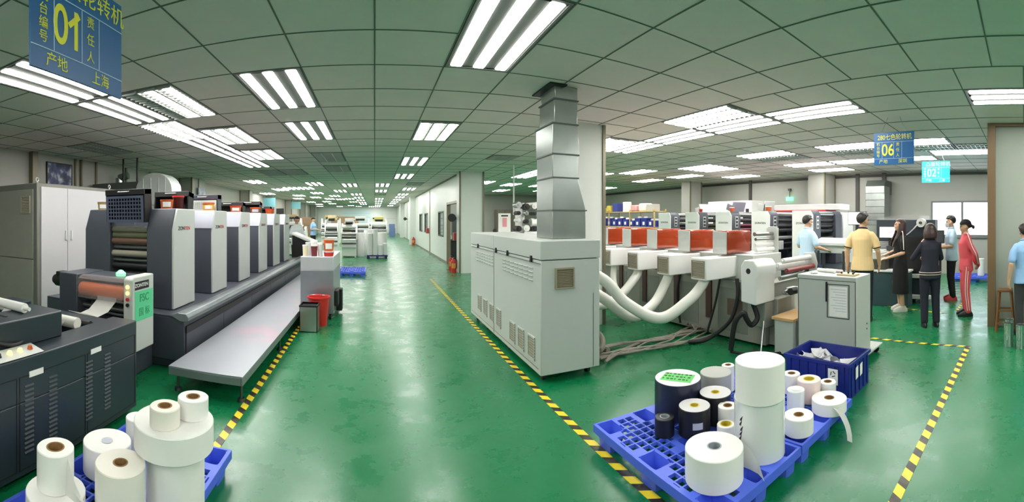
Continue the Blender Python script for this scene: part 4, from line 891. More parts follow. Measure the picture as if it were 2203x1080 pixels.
# ================================================================= back press
bp = thing('printing_press', 'row of white sided press towers at the back of right hall', 'printing press', (8.4, 6.0, 0))
MB().box(7.70, 8.0, 1.66, 10.0, .12, .58).box(8.0, 9.2, 2.03, 10.0, .12, .58).box(7.8, 9.1, 2.1, 9.9, 0, .12).build('base_bed', M_char2, bp, bevel=.008)
MB().box(7.64, 7.7, 1.66, 10.0, .50, .58).box(7.64, 7.7, 1.62, 4.0, .10, .18).build('edge_rail', M_lgrey, bp, bevel=.01)
RC = [M_rubd, mat('dark olive roller', (70, 68, 40), .4), mat('wine roller', (104, 36, 58), .4), M_rubd, M_rubd]
for k, y in enumerate((8.87, 7.72, 6.6, 5.45, 4.32)):
    u = MB(); prof = [(y, .58), (y, 1.72), (y + .06, 1.82), (y + .53, 1.82), (y + .53, .58)]
    u.prism(prof, 'x', 7.72, 8.06); u.prism(prof, 'x', 8.8, 9.15); u.box(8.06, 8.8, y + .25, y + .53, .58, 1.5)
    u = u.build('print_unit', M_char, bp, bevel=.01)
    MB().prism([(y + .003, .60), (y + .003, 1.72), (y + .063, 1.815), (y + .527, 1.815), (y + .527, .60)], 'x', 7.70, 7.722).build('side_cover', M_white, u, bevel=.005)
    MB().text('ZONTEN', .06, TX(7.698, y + .27, 1.54, '-x'), 0, wscale=1.3).build('lettering', M_ink, u)
    m = MB(); m.box(7.85, 7.96, y - .008, y, 1.42, 1.70)
    for i in range(3): m.box(7.87, 7.94, y - .012, y - .008, 1.45 + i * .085, 1.50 + i * .085, 1)
    m.build('control_panel', [M_lgrey, M_dsteel], u)
    for z, r, mt in ((1.74, .06, M_steel), (1.60, .05, M_rubd), (1.47, .04, RC[k]), (1.36, .045, RC[k]), (1.18, .05, M_steel), (1.04, .03, M_rubd), (.90, .03, M_rubd)):
        MB().cyl((8.06, y + .1, z), (8.8, y + .1, z), r, n=14).build('roller', mt, u)
    if k == 3 or k == 2: MB().box(8.08, 8.2, y - .05, y + .05, .92, 1.12).build('drive_box', M_white, u, bevel=.005)
for k, (x0, x1, y, z1, mt, tl) in enumerate(((8.0, 8.6, 7.95, 2.05, M_white, -12), (8.0, 8.5, 6.85, 2.08, mat('lilac grey hood', (150, 146, 160), .5), 18), (7.9, 8.3, 5.75, 2.06, M_lgrey, 10))):
    q = Matrix.Translation((0, y, 1.82)) @ Matrix.Rotation(R(tl), 4, 'X'); MB().box(x0, x1, 0, .03, 0, z1 - 1.82, 0, q).box(x0, x0 + .02, 0, .2, 0, .16, 0, q).box(x1 - .02, x1, 0, .2, 0, .16, 0, q).build('raised_hood', mt, bp, bevel=.005)
MB().box(7.75, 8.0, 1.70, 2.90, .58, 1.62).box(8.0, 8.9, 2.05, 2.90, .58, 1.62).build('infeed_housing', M_char2, bp, bevel=.01)
MB().box(7.66, 7.75, 1.75, 2.25, .6, 1.3).build('black_drive', M_black, bp, bevel=.01)
m = MB()
for i in range(10): m.box(7.72, 7.75, 2.3, 3.3, .9 + i * .03, .915 + i * .03)
m.box(7.75, 7.9, 2.9, 3.4, .58, 1.3); m.build('slatted_guard', M_lgrey, bp)
fr = MB().lathe([(.028, 0), (.085, 0), (.085, .14), (.028, .14)], (7.60, 1.95, 1.56), 24, 0, Matrix.Rotation(R(90), 4, 'Y')).build('film_roll', M_white, bp)
MB().cyl((7.55, 1.95, 1.56), (7.76, 1.95, 1.56), .026, n=12).build('shaft', M_dsteel, fr)
MB().sheet([[(x, y, z) for x in (7.61, 7.73)] for y, z in ((2.03, 1.53), (2.1, 1.45), (2.2, 1.36), (2.32, 1.28))], th=.001).build('film_web', M_white, bp)
MB().prism([(2.08, 1.62), (2.08, 1.70), (2.2, 1.74), (2.9, 1.66), (2.9, 1.62)], 'x', 7.8, 8.9).build('clear_canopy', M_clear, bp)
def monitor(label, x, y0, y1, z0, z1, stand, screen, pink=False):
    t = thing('monitor', label, 'monitor', (x, (y0 + y1) / 2, z0))
    MB().box(x, x + .04, y0, y1, z0, z1).build('casing', M_black, t, bevel=.004)
    MB().box(x - .002, x, y0 + .015, y1 - .015, z0 + .015, z1 - .015).build('screen', screen, t)
    if pink:
        m = MB()
        for i in range(3): m.box(x - .004, x - .002, y0 + .08, y1 - .14 - .03 * i, z0 + .07 + i * .028, z0 + .085 + i * .028)
        m.build('screen_graphics', mat('pink screen graphics', (240, 90, 190), .5, var=0, emit=1), t)
    MB().bar((x + .03, (y0 + y1) / 2, z0 + .05), (x + .03, (y0 + y1) / 2, stand), .04, .04).build('stand', M_black, t)
M_scr = mat('white lit screen', (245, 246, 250), .4, var=0, emit=1.6)
monitor('lit white monitor left of the man in yellow polo head', 8.5, 3.42, 3.86, 1.50, 1.80, .58, M_scr)
monitor('lit white monitor with pink graphics beside woman in black dress', 7.58, 2.36, 2.78, 1.26, 1.49, 1.10, M_scr, True)
monitor('dark small monitor behind the woman in navy', 7.62, 1.50, 1.66, 1.18, 1.42, .58, mat('dark screen', (70, 74, 80), .3))
t = thing('desk_cabinet', 'dark teal desk cabinet with white top behind woman in black dress', 'cabinet', (7.45, 2.5, 0))
MB().box(7.32, 7.63, 2.12, 3.0, .0, .64).build('body', mat('dark teal cabinet', (52, 74, 80), .45), t, bevel=.006); MB().box(7.29, 7.63, 2.1, 3.02, .64, .675).build('top', M_white, t, bevel=.004); MB().box(7.305, 7.32, 2.38, 2.42, .34, .48).build('handle', M_steel, t)
MB().box(7.56, 7.60, 2.5, 2.62, .67, 1.12).build('monitor_arm', M_dsteel, t)
t = thing('desk_printer', 'white printer on the dark teal desk cabinet', 'printer', (7.42, 2.72, .675))
MB().box(7.33, 7.55, 2.56, 2.92, .676, .86).build('lower_body', M_dtrim, t, bevel=.01); MB().box(7.33, 7.55, 2.56, 2.92, .86, 1.02).build('upper_body', M_lgrey, t, bevel=.02); MB().box(7.35, 7.52, 2.60, 2.88, 1.02, 1.05).build('lid', M_white, t, bevel=.01)
t = thing('inspection_desk', 'sloped white inspection desk in front of the man in light blue', 'desk', (7.45, 3.5, 0))
q = Matrix.Translation((7.45, 3.74, 1.17)) @ Matrix.Rotation(R(-12), 4, 'Y')
MB().box(-.17, .22, -.38, .36, -.03, .03, 0, q).build('desktop', M_white, t, bevel=.006); MB().box(7.36, 7.62, 3.40, 4.04, .95, 1.10).build('tray', M_lgrey, t, bevel=.006)
for x in (7.36, 7.58):
    for y in (3.44, 4.0): MB().box(x - .02, x + .02, y - .02, y + .02, 0, 1.0).build('leg', M_dsteel, t)
MB().cyl((7.40, 3.36, 1.18), (7.62, 3.36, 1.24), .05, n=14).build('glossy_roll', M_steel, t)
t = thing('machine_box', 'light grey machine cabinet behind left arm of man in yellow polo', 'cabinet', (7.45, 2.98, 0))
MB().box(7.28, 7.60, 3.04, 3.12, .02, 1.1).box(7.5, 7.62, 3.03, 3.13, .02, 1.15).build('body', M_lgrey, t, bevel=.01); MB().box(7.275, 7.28, 3.05, 3.11, .9, 1.0).build('display', M_black, t)
for k, (x, y, r, h, mt, lb) in enumerate(((7.9, 6.75, .06, .1, M_orange, 'orange tub on top of the middle back press tower'), (7.9, 5.62, .07, .1, M_orange, 'orange tub on top of the fourth back press tower'), (7.95, 7.9, .05, .09, M_red, 'red tub on top of the second back press tower'))):
    tub(lb, x, y, 1.822, r, h, mt, M_white, None)['group'] = 'tubs on the back press'
tag(MB().box(9.4, 10.0, 4.4, 6.6, .02, 1.80, 0).box(9.38, 10.02, 4.9, 6.62, 1.80, 1.87, 1).box(9.4, 10.0, 4.5, 6.5, 1.87, 2.02, 0).build('white_machine', [M_white, M_red], bevel=.01), 'white machine with red stripe behind the back press', 'machine')
t = thing('tall_cabinet', 'pair of tall white cabinets behind the back press towers', 'cabinet', (10.1, 8.5, 0))
MB().box(9.8, 10.4, 7.6, 9.4, .02, 2.2).build('body', M_white, t, bevel=.01); MB().box(9.792, 9.8, 7.7, 7.82, 1.7, 1.95).build('badge', M_black, t); MB().box(9.795, 9.8, 8.495, 8.505, .05, 2.15).build('door_gap', M_dtrim, t)
t = thing('wall_duct', 'short galvanised duct dropping from back wall behind standing group', 'duct', (11.8, 4.3, 1.55))
MB().box(11.5, 12.0, 4.05, 4.65, 1.45, 2.62).build('drop', M_galv, t, bevel=.01); MB().prism([(11.5, 2.62), (11.62, 2.80), (12.19, 2.80), (12.19, 2.4), (12.0, 2.4), (12.0, 2.62)], 'y', 4.05, 4.65).build('elbow', mat('dull duct', (104, 110, 104), .5, .4), t, bevel=.01)
for i in range(5): MB().box(11.495, 11.5, 4.05, 4.65, 1.6 + i * .2, 1.612 + i * .2).build('seam', M_dsteel, t)
t = thing('exit_sign', 'small green exit light high on wall above the white machine', 'sign', (12.1, 7.75, 2.35)); MB().box(12.12, 12.19, 7.62, 7.88, 2.28, 2.40).build('lamp', mat('green exit light', (90, 240, 160), .4, var=0, emit=2.), t)
MB().cyl((12.16, 7.75, 2.40), (12.16, 7.75, 2.62), .012, n=8).box(12.12, 12.19, 7.70, 7.80, 2.62, 2.70).build('bracket', M_dtrim, t)
# ---- shelf rack
t = thing('storage_rack', 'steel shelf rack of blue bins seen beside the column', 'shelf', (8.25, 11.5, 0))
for y in (10.0, 11.3, 12.6, 13.6):
    for x in (8.02, 8.48): MB().box(x - .02, x + .02, y - .02, y + .02, 0, 1.95).build('post', M_cream, t)
for z in (.45, 1.05, 1.36, 1.86): MB().box(8.0, 8.5, 9.98, 13.62, z, z + .03).build('shelf', M_cream, t, bevel=.003)
random.seed(3)
for k in range(10):
    y = 10.2 + k * .345; h = random.choice((.2, .24, .28)); tt = thing('storage_bin', 'blue storage bin, %s from the right, on middle shelf of the rack' % ORD[k], 'bin', (8.2, y, 1.39), 0, 'blue bins on the rack')
    MB().box(-.18, .18, -.15, .15, 0, h).build('body', M_dblue, tt, w=False, bevel=.01); MB().box(-.186, -.18, -.05 , .05, .06, .16).build('label', M_paper, tt, w=False); MB().box(-.1, .1, -.1, .1, h - .02, h + .06).build('contents', M_paper, tt, w=False, bevel=.03)
for k, (y, nm, c, s) in enumerate(((13.2, 'yellow sack', (220, 200, 90), (.3, .16)), (12.75, 'second yellow sack', (214, 190, 80), (.26, .24)), (12.3, 'blue box', (50, 62, 140), (.32, .3)), (11.75, 'white drum', (230, 230, 226), (.3, .34)), (11.2, 'pinkish bag', (200, 150, 150), (.34, .22)), (10.7, 'cream bag', (225, 215, 200), (.4, .26)), (10.3, 'grey box', (170, 170, 160), (.3, .22)))):
    o = MB().box(-.15, .15, -s[0] / 2, s[0] / 2, 0, s[1]) if 'drum' not in nm else MB().cyl((0, 0, 0), (0, 0, s[1]), s[0] / 2, n=18)
    o = o.build('stored_' + nm.split()[-1], mat(nm, c, .6, var=.1), bevel=.05 if ('sack' in nm or 'bag' in nm) else .01, seg=3); o.location = (8.22, y, 1.89); tag(o, '%s standing on the top shelf of the rack' % nm, nm.split()[-1], 'goods on the top shelf')
for k in range(6):
    y = 10.3 + k * .55; o = MB().box(-.15, .15, -.12, .12, 0, .16).build('carton', [M_white, M_cream, M_lab][k % 3], bevel=.006); o.location = (8.2, y, 1.08); tag(o, 'small pale carton, %s from the right, on lower shelf of the rack' % ORD[k], 'carton', 'cartons on the rack')
tag(MB().box(11.3, 11.33, 12.35, 12.95, 1.95, 2.45, 0).box(11.295, 11.3, 12.4, 12.9, 2.0, 2.4, 1).build('picture_frame', [M_dtrim, M_pink]), 'dark framed notice on wall above the shelf rack', 'picture') if False else None
# ---- stool, canisters, pallet by the window
M_wood = mat('brown stool wood', (128, 84, 48), .5, var=.15, vs=5)
t = thing('wooden_stool', 'brown wooden stool in front of grey panel at far right', 'stool', (6.08, .28, 0))
MB().box(-.10, .10, -.11, .11, .57, .60).build('seat', M_wood, t, w=False, bevel=.005)
for sx in (-1, 1):
    for sy in (-1, 1): MB().bar((sx * .115, sy * .13, 0), (sx * .075, sy * .085, .57), .03, .03).build('leg', M_wood, t, w=False)
for s_ in (-1, 1):
    for z, e in ((.12, .115), (.30, .10)):
        MB().bar((s_ * (e - .005), -e, z), (s_ * (e - .005), e, z), .02, .022).build('rung', M_wood, t, w=False); MB().bar((-e, s_ * e, z + .04), (e, s_ * e, z + .04), .02, .022).build('rung', M_wood, t, w=False)
M_chr = mat('polished steel', (196, 200, 202), .12, .95, var=.02)
for k, (x, y, lb) in enumerate(((5.29, .205, 'left polished steel canister beside feet of man at right edge'), (5.22, .05, 'right polished steel canister beside feet of man at right edge'), (5.5, .20, 'rear polished steel canister behind left one at right edge'))):
    t = thing('steel_canister', lb, 'canister', (x, y, 0), 0, 'steel canisters'); MB().lathe([(0, 0), (.06, 0), (.062, .01), (.06, .28), (.064, .285), (.064, .30), (.055, .30), (.053, .2), (0, .2)], n=28).build('body', M_chr, t, w=False); MB().lathe([(.056, .29), (.03, .30), (0, .30)], n=24).build('lid', M_dsteel, t, w=False)
dup(p1, (10.55, .72, 0), label='blue plastic pallet below the window at the back wall')
roll('tall white roll standing on pallet below the window', 10.9, 1.55, .14, .11, .62, None); roll('second white roll on pallet below the window, half hidden', 10.9, 1.15, .14, .09, .45, None)
t = thing('wire_basket', 'white wire basket on floor behind woman in navy', 'basket', (8.3, 1.38, 0)); m = MB()
for i in range(6): m.frame(-.12, .12, -.12, .12, .02 + i * .06, .03 + i * .06, .012, 0, 'z')
for x, y in ((-.12, -.12), (.12, -.12), (-.12, .12), (.12, .12)): m.box(x - .01, x + .01, y - .01, y + .01, 0, .34)
m.build('wire_frame', M_white, t, w=False)
# ================================================================= behind the dryer cabinet: white machine and notice
t = thing('label_machine', 'white and black roller machine behind the dryer cabinet and duct', 'machine', (3.5, 9.0, 0))
MB().box(2.5, 4.3, 8.6, 9.6, 0, 1.32).build('base', M_white, t, bevel=.01)
MB().box(3.28, 3.34, 8.8, 9.3, 1.32, 2.0).build('frame_plate', M_white, t, bevel=.01); MB().box(4.0, 4.06, 8.8, 9.3, 1.32, 2.05).build('frame_plate', M_white, t, bevel=.01)
random.seed(5)
for i in range(20):
    x = 3.15 + (i % 5) * .19; z = 1.38 + (i // 5) * .17 + random.uniform(0, .06); r = random.uniform(.04, .075); mt = (M_black, M_white, M_black, M_steel)[i % 4]
    MB().cyl((x, 8.66, z), (x, 8.9, z), r, n=16).cyl((x, 8.64, z), (x, 8.95, z), r * .4, n=10, mi=0).build('roller', mt, t)
MB().cyl((3.45, 8.7, 1.55), (4.1, 8.7, 1.55), .09, n=18).build('white_roll', M_white, t); MB().cyl((3.4, 8.85, 1.95), (3.9, 8.85, 2.0), .05, n=14).build('top_roller', M_white, t)
t = thing('notice_board', 'white notice stand with pink print behind the dryer cabinet', 'notice', (2.85, 8.75, 1.32))
MB().box(2.70, 2.98, 8.74, 8.76, 1.34, 1.76).build('board', M_paper, t); MB().box(2.79, 2.89, 8.737, 8.74, 1.46, 1.66).build('print', mat('pink print', (226, 150, 160), .6), t); MB().box(2.76, 2.92, 8.737, 8.74, 1.69, 1.72).build('heading', M_ink, t); MB().box(2.78, 2.9, 8.70, 8.82, 1.32, 1.34).build('foot', M_black, t)
tag(MB().ball((2.62, 8.75, 1.37), .055).build('rubber_ball_knob', M_black), 'black round knob beside the notice stand', 'knob')
t = thing('cupboard', 'grey brown cupboards against the far hall wall', 'cupboard', (7.6, 23.0, 0))
MB().box(6.95, 8.25, 22.7, 23.35, 0, 2.2).build('body', mat('grey brown cupboard', (132, 122, 112), .5, var=.08), t, bevel=.01)
for x in (7.38, 7.82): MB().box(x - .006, x + .006, 22.69, 22.7, .05, 2.15).build('door_gap', M_black, t)
tag(MB().box(3.62, 3.66, 10.4, 10.42, 1.75, CZ).build('hanging_rod', M_white), 'thin white rod hanging from ceiling left of the duct', 'rod')
tag(MB().box(3.30, 3.32, 12.25, 12.6, 2.15, 2.55).build('blue_plaque', M_sblue), 'small blue plaque on right side of far column', 'sign')
for x, y, z0, z1, lb in ((-5.2, 20.0, 2.25, 2.7, 'small teal sign hanging over far left machines'), (-5.0, 26.0, 2.3, 2.75, 'second small teal sign hanging deep at far left')):
    o = MB().box(x - .3, x + .3, y - .01, y + .01, z0, z1).box(x - .2, x - .19, y - .003, y + .003, z1, CZ).box(x + .19, x + .2, y - .003, y + .003, z1, CZ)  .build('hanging_sign', mat('faded teal sign', (120, 180, 190), .5)); tag(o, lb, 'sign')
# ---- right wall of the aisle: extinguishers, hydrants, fans
def extinguisher(label, x, y, h):
    t = thing('fire_extinguisher', label, 'fire extinguisher', (x, y, 0), 0, 'fire extinguishers'); r = h * .17
    MB().lathe([(0, 0), (r, 0), (r, h * .74), (r * .75, h * .83), (r * .3, h * .88), (r * .3, h * .92), (0, h * .92)], n=24).build('cylinder', M_red, t, w=False)
    MB().box(-r * .25, r * .25, -r * 1.1, r * .5, h * .92, h).build('valve_handle', M_black, t, w=False)
    MB().sheet([[(r * 1.02 * math.cos(R(a)), r * 1.02 * math.sin(R(a)), z) for a in (-150, -120, -90, -60)] for z in (h * .3, h * .62)]).build('label', M_yl2, t, w=False)
    MB().tube([(0, -r * .9, h * .93), (r * .9, -r * 1.1, h * .85), (r * 1.15, -.02, h * .5), (r * 1.1, 0, h * .25)], r * .14, n=6).build('hose', M_black, t, w=False)
M_yl2 = mat('yellow label', (228, 200, 80), .5)
extinguisher('red fire extinguisher at foot of the far column, in front', 2.40, 12.4, .47); extinguisher('red fire extinguisher behind the one at far column foot', 2.42, 12.95, .47)
extinguisher('red fire extinguisher halfway along the partition wall', 2.44, 26.0, .52); extinguisher('small red fire extinguisher deep along partition wall', 2.50, 38.0, .55)
for y, lb in ((13.0, 'red alarm box on door post by the far column'), (20.0, 'red alarm box on partition wall between windows')):
    tag(MB().box(2.50, 2.63, y - .12, y + .12, .95, 1.2).build('alarm_box', mat('dull red box', (168, 70, 66), .5), bevel=.01), lb, 'alarm box')
for y, lb in ((12.9, 'black wall fan beside the far column'), (33.0, 'black wall fan deep along partition wall')):
    t = thing('wall_fan', lb, 'fan', (2.5, y, 1.6)); MB().cyl((2.42, y - .10, 1.68), (2.46, y + .10, 1.66), .13, .10, n=20).build('cage', M_black, t); MB().box(2.44, 2.63, y - .03, y + .05, 1.62, 1.7).build('bracket', M_black, t)
# ---- aisle: pallets with wrapped rolls
dup(p1, (-1.06, 11.75, 0), label='empty blue plastic pallet lying in the aisle')
M_navyp = mat('navy pallet', (30, 44, 104), .5)
t = thing('low_pallet', 'navy pallet under tall white wrapped rolls in the aisle', 'pallet', (.1, 17.6, 0)); MB().box(-.32, .54, 17.05, 18.1, .10, .15).build('deck', M_navyp, t, bevel=.005)
for x in (-.28, .1, .46): MB().box(x - .04, x + .06, 17.06, 18.1, 0, .10).build('runner', M_navyp, t)
M_wrap = mat('white wrapped roll', (238, 236, 236), .45, var=.03)
for k, (x, y, r, h, lb) in enumerate(((-.2, 17.25, .11, .9, 'tall white wrapped roll at left of navy pallet'), (0.02, 17.25, .11, 1.08, 'tallest white wrapped roll on the navy pallet'), (.24, 17.22, .10, .42, 'short white roll on the navy pallet, middle'), (.44, 17.25, .09, .48, 'short white roll at right end of the navy pallet'), (.32, 17.7, .2, .92, 'wide wrapped roll at back of the navy pallet'), (-.15, 17.7, .16, 1.05, 'tall wrapped roll at back left of navy pallet'))):
    roll(lb, x, y, .15, r, h, None, body=M_wrap, group='wrapped rolls in the aisle')
for k, (x, y, r, h, lb) in enumerate(((-.62, 18.2, .17, 1.05, 'tall wrapped roll standing right of the white slitting machine'), (-.36, 18.6, .13, 1.15, 'second tall wrapped roll right of the white slitting machine'))):
    roll(lb, x, y, 0, r, h, None, body=M_wrap, group='wrapped rolls in the aisle')
# ---- far machines
def far_machine(label, x, y, wd, h, top, name='slitting_machine'):
    t = thing(name, label, 'machine', (x, y, 0), 0, 'far machines')
    MB().box(-wd / 2, wd / 2, 0, .9, .06, .75).build('base', M_white, t, w=False, bevel=.01)
    for s_ in (-1, 1): MB().prism([(0, .75), (.05, h * .8), (.3, h), (.6, h), (.85, h * .7), (.85, .75)], 'x', s_ * wd / 2 - .03, s_ * wd / 2 + .03).build('side_plate', M_white, t, w=False, bevel=.005)
    for i, (yy, z, r, mt) in enumerate(((-.04, .86, .05, M_dsteel), (.05, 1.0, .07, M_steel), (.12, 1.15, .05, M_rubd), (.2, 1.3, .09, M_white), (-.03, .6, .03, M_dsteel))):
        if z < h: MB().cyl((-wd / 2, yy, z), (wd / 2, yy, z), r, n=14).build('roller', mt, t, w=False)
    MB().box(-wd / 2, wd / 2, -.06, 0, .42, .46).build('front_bar', M_lgrey, t, w=False)
    for s_ in (-1, 1): MB().box(s_ * (wd / 2 - .06), s_ * (wd / 2 - .01), 0, .06, 0, .08).build('foot', M_lgrey, t, w=False)
    MB().box(-wd * .35, wd * .35, .25, .6, h, h + .08).box(-wd * .3, wd * .3, .2, .5, h + .08, h + .22).build('top_housing', top, t, w=False, bevel=.01)
    MB().cyl((-wd * .25, .12, h + .02), (wd * .25, .12, h + .02), .06, n=12).build('top_roller', M_black, t, w=False)
far_machine('white slitting machine with dark rollers facing the aisle', -1.1, 17.7, .62, 1.45, M_white)
far_machine('cream topped machine left of the white slitting machine', -2.05, 19.5, .6, 1.6, mat('cream paint', (230, 214, 170), .5))
far_machine('white machine at far left beside the worker', -3.6, 18.3, .9, 1.3, M_white)
far_machine('yellow topped machine behind the navy pallet', .25, 24.0, .9, 1.55, mat('yellow top', (232, 220, 110), .5))
far_machine('white machine deep in the aisle behind the slitting machine', -.9, 25.5, 1.1, 1.6, M_white)
far_machine('white machine deep on the left side of aisle', -2.9, 27.0, 1.2, 1.7, M_cream)
far_machine('machine with tan top near far left columns', -4.9, 24.0, 1.0, 1.7, mat('tan paint', (190, 160, 120), .5))
far_machine('last white machine before the far wall', .2, 33.0, 1.4, 1.7, M_white)
for k, (x, y, w_, h, c, lb) in enumerate(((-5.2, 16.5, .9, 1.5, (214, 206, 180), 'cream stack of boxes against left wall'), (-5.0, 29.0, 1.4, 1.8, (150, 120, 96), 'brown stack of cartons at far left'), (-2.6, 36.0, 2.4, 1.9, (168, 140, 112), 'wide brown carton stack near far wall'), (1.7, 40.0, .6, 1.2, (120, 140, 190), 'bluish bin deep in the aisle'))):
    m = MB(); n_ = 3
    for i in range(n_): m.box(-w_ / 2 + .03 * (i % 2), w_ / 2 - .04 * (i == 2), 0, .8, h * i / n_, h * (i + 1) / n_ - .01)
    o = m.build('carton_stack', mat('carton %d' % k, c, .7, var=.12)); o.location = (x, y, 0); tag(o, lb, 'cartons', kind=None)
tag(MB().box(-3.6, -.4, YF - .05, YF - .005, 1.2, 2.75, 0).box(-3.5, -.5, YF - .06, YF - .05, 1.9, 1.93, 1).box(-3.5, -.5, YF - .06, YF - .05, 2.3, 2.33, 1).build('notice_board', [mat('pale blue board', (206, 226, 232), .4), M_lab]), 'wide pale blue board on the far wall', 'board')
tag(MB().box(.3, .85, YF - .04, YF, 1.45, 2.1).build('poster', mat('yellow notice', (224, 206, 120), .5)), 'yellowish notice on the far wall', 'poster')
t = thing('shutter_door', 'white sectional door at right of the far wall', 'door', (1.6, YF, 0))
MB().box(1.0, 2.5, YF - .03, YF, .05, 2.6).build('leaf', M_white, t)
for z in (.9, 1.75): MB().box(1.0, 2.5, YF - .035, YF - .03, z, z + .03).build('rail', M_lab, t)
# ---- console at the end of the press
t = thing('press_console', 'black legged sloped console desk at the end of the press', 'console', (-2.1, 12.0, 0))
q = Matrix.Translation((-2.0, 11.75, 1.10)) @ Matrix.Rotation(R(22), 4, 'Y')
MB().box(-.35, .35, -.3, .35, -.03, .03, 0, q).build('desktop', M_white, t, bevel=.01); MB().prism([(-2.32, .0), (-2.32, 1.17), (-1.72, .93), (-1.78, .80), (-2.1, .3), (-2.1, 0)], 'y', 11.5, 11.56).build('leg_panel', M_black, t); MB().box(-2.3, -2.1, 11.56, 12.0, 0, 1.0).build('pedestal', M_char, t)

t = thing('work_bench', 'dark cluttered work bench seen through the aisle doorway', 'bench', (3.4, 16.3, 0))
MB().box(2.80, 4.0, 15.7, 17.0, .8, .86).build('top', M_dtrim, t); MB().box(2.85, 3.95, 15.8, 16.9, 0, .8).build('cupboard', M_black, t)
for i in range(5): MB().box(2.84 + i * .2, 3.0 + i * .2, 15.85 + i * .1, 16.1 + i * .1, .86, 1.0 + .22 * ((i * 3) % 4)).build('clutter_box', (M_lgrey, M_dsteel, M_white, M_dsteel, M_black)[i], t)
for k, (x, y, lb) in enumerate(((-5.6, 14.9, 'white electrical box at the left wall behind the press'), (-4.6, 16.2, 'white machine cabinet between worker and left wall'))):
    tag(MB().box(x - .4, x + .4, y, y + .6, 0, 1.5 + .1 * k).box(x - .3, x + .3, y - .01, y, .9, 1.3, 1).build('machine_cabinet', [M_white, M_lab], bevel=.01), lb, 'cabinet')
# ================================================================= people
M_skin = mat('skin', (214, 168, 140), .5, var=.03); M_hair = mat('black hair', (36, 30, 30), .45, var=.1, vs=30); M_hairb = mat('dark brown hair', (58, 38, 34), .4, var=.12, vs=30)
M_lblue = mat('light blue polo', (192, 216, 238), .75, var=.04); M_jean = mat('dark blue jeans', (44, 62, 86), .8, var=.12, vs=14); M_tan = mat('sand yellow polo', (222, 192, 142), .8, var=.04)
M_nvy = mat('navy cloth', (24, 26, 42), .8, var=.08); M_bdress = mat('black cloth', (20, 18, 22), .8, var=.06); M_pinkc = mat('coral pink tracksuit', (226, 88, 98), .75, var=.05); M_dtr = mat('charcoal trousers', (50, 52, 54), .8, var=.08)
M_shoe = mat('black shoe', (22, 22, 24), .35); M_wshoe = mat('white shoe', (232, 228, 220), .5); M_mask = mat('surgical mask', (232, 238, 240), .7); M_lip = mat('lip', (176, 92, 88), .5, var=0); M_eye = mat('eye', (20, 16, 16), .3, var=0)
M_stripe = mat('white stripe cloth', (238, 234, 230), .7, var=0); M_rsh = mat('red shoe', (206, 70, 76), .5); M_coat = mat('white work coat', (232, 236, 240), .75, var=.03); M_bl2 = mat('blue shirt', (140, 178, 220), .75, var=.04)
def remesh(o, v, it=4):
    r = o.modifiers.new('remesh', 'REMESH'); r.mode = 'VOXEL'; r.voxel_size = v; r.use_smooth_shade = True
    s = o.modifiers.new('smooth', 'SMOOTH'); s.iterations = it; s.factor = .5
    return o
def ell(mb, secs, n=20, mi=0):
    """loft of ellipses (cx, cy, z, rx, ry) with closed ends"""
    rings = [[mb.bm.verts.new((cx + rx * math.cos(2 * math.pi * k / n), cy + ry * math.sin(2 * math.pi * k / n), z)) for k in range(n)] for cx, cy, z, rx, ry in secs]
    for a, b in zip(rings, rings[1:]):
        for k in range(n): f = mb.bm.faces.new((a[k], a[(k + 1) % n], b[(k + 1) % n], b[k])); f.smooth = True; f.material_index = mi
    for ring in (rings[0][::-1], rings[-1]): mb.bm.faces.new(ring).material_index = mi
    return mb
def limb(mb, pts, rad, n=14):
    """tapering tube through joints with a round ball at each"""
    P = [Vector(p) for p in pts]
    for a, b, ra, rb in zip(P, P[1:], rad, rad[1:]):
        mb.cyl(a, b, ra, rb, n=n)
    for p, r in zip(P, rad): mb.ball(p, r, n=12)
def hand(mb, w, d, nrm, curl=25, sc=1.):
    """palm, four bent fingers, thumb from the side of the palm; d points from the wrist, nrm out of the palm"""
    d = Vector(d).normalized(); n = Vector(nrm); n = (n - d * n.dot(d)).normalized(); s = d.cross(n); w = Vector(w)
    for i in range(4):
        o = (i - 1.5) * .019 * sc; base = w + d * .085 * sc + s * o
        mb.cyl(w + s * o * .7, base, .015 * sc, .0125 * sc, n=8); mb.ball(base, .0125 * sc, n=8)
        L = (.042, .048, .045, .034)[i] * sc; c = R(curl); p = base
        for j in range(2):
            a = c * (j + .6); q = p + (d * math.cos(a) + n * math.sin(a)) * L * (1, .8)[j]
            mb.cyl(p, q, .0105 * sc, .009 * sc, n=8); mb.ball(q, .009 * sc, n=8); p = q
    b = w + d * .025 * sc - s * .022 * sc; q = b + (d * .75 - s * .55 + n * .3) * .035 * sc; e = q + (d * .95 - s * .1 + n * .3) * .03 * sc
    mb.cyl(b, q, .0125 * sc, .011 * sc, n=8); mb.ball(q, .011 * sc, n=8); mb.cyl(q, e, .011 * sc, .009 * sc, n=8); mb.ball(e, .009 * sc, n=8)
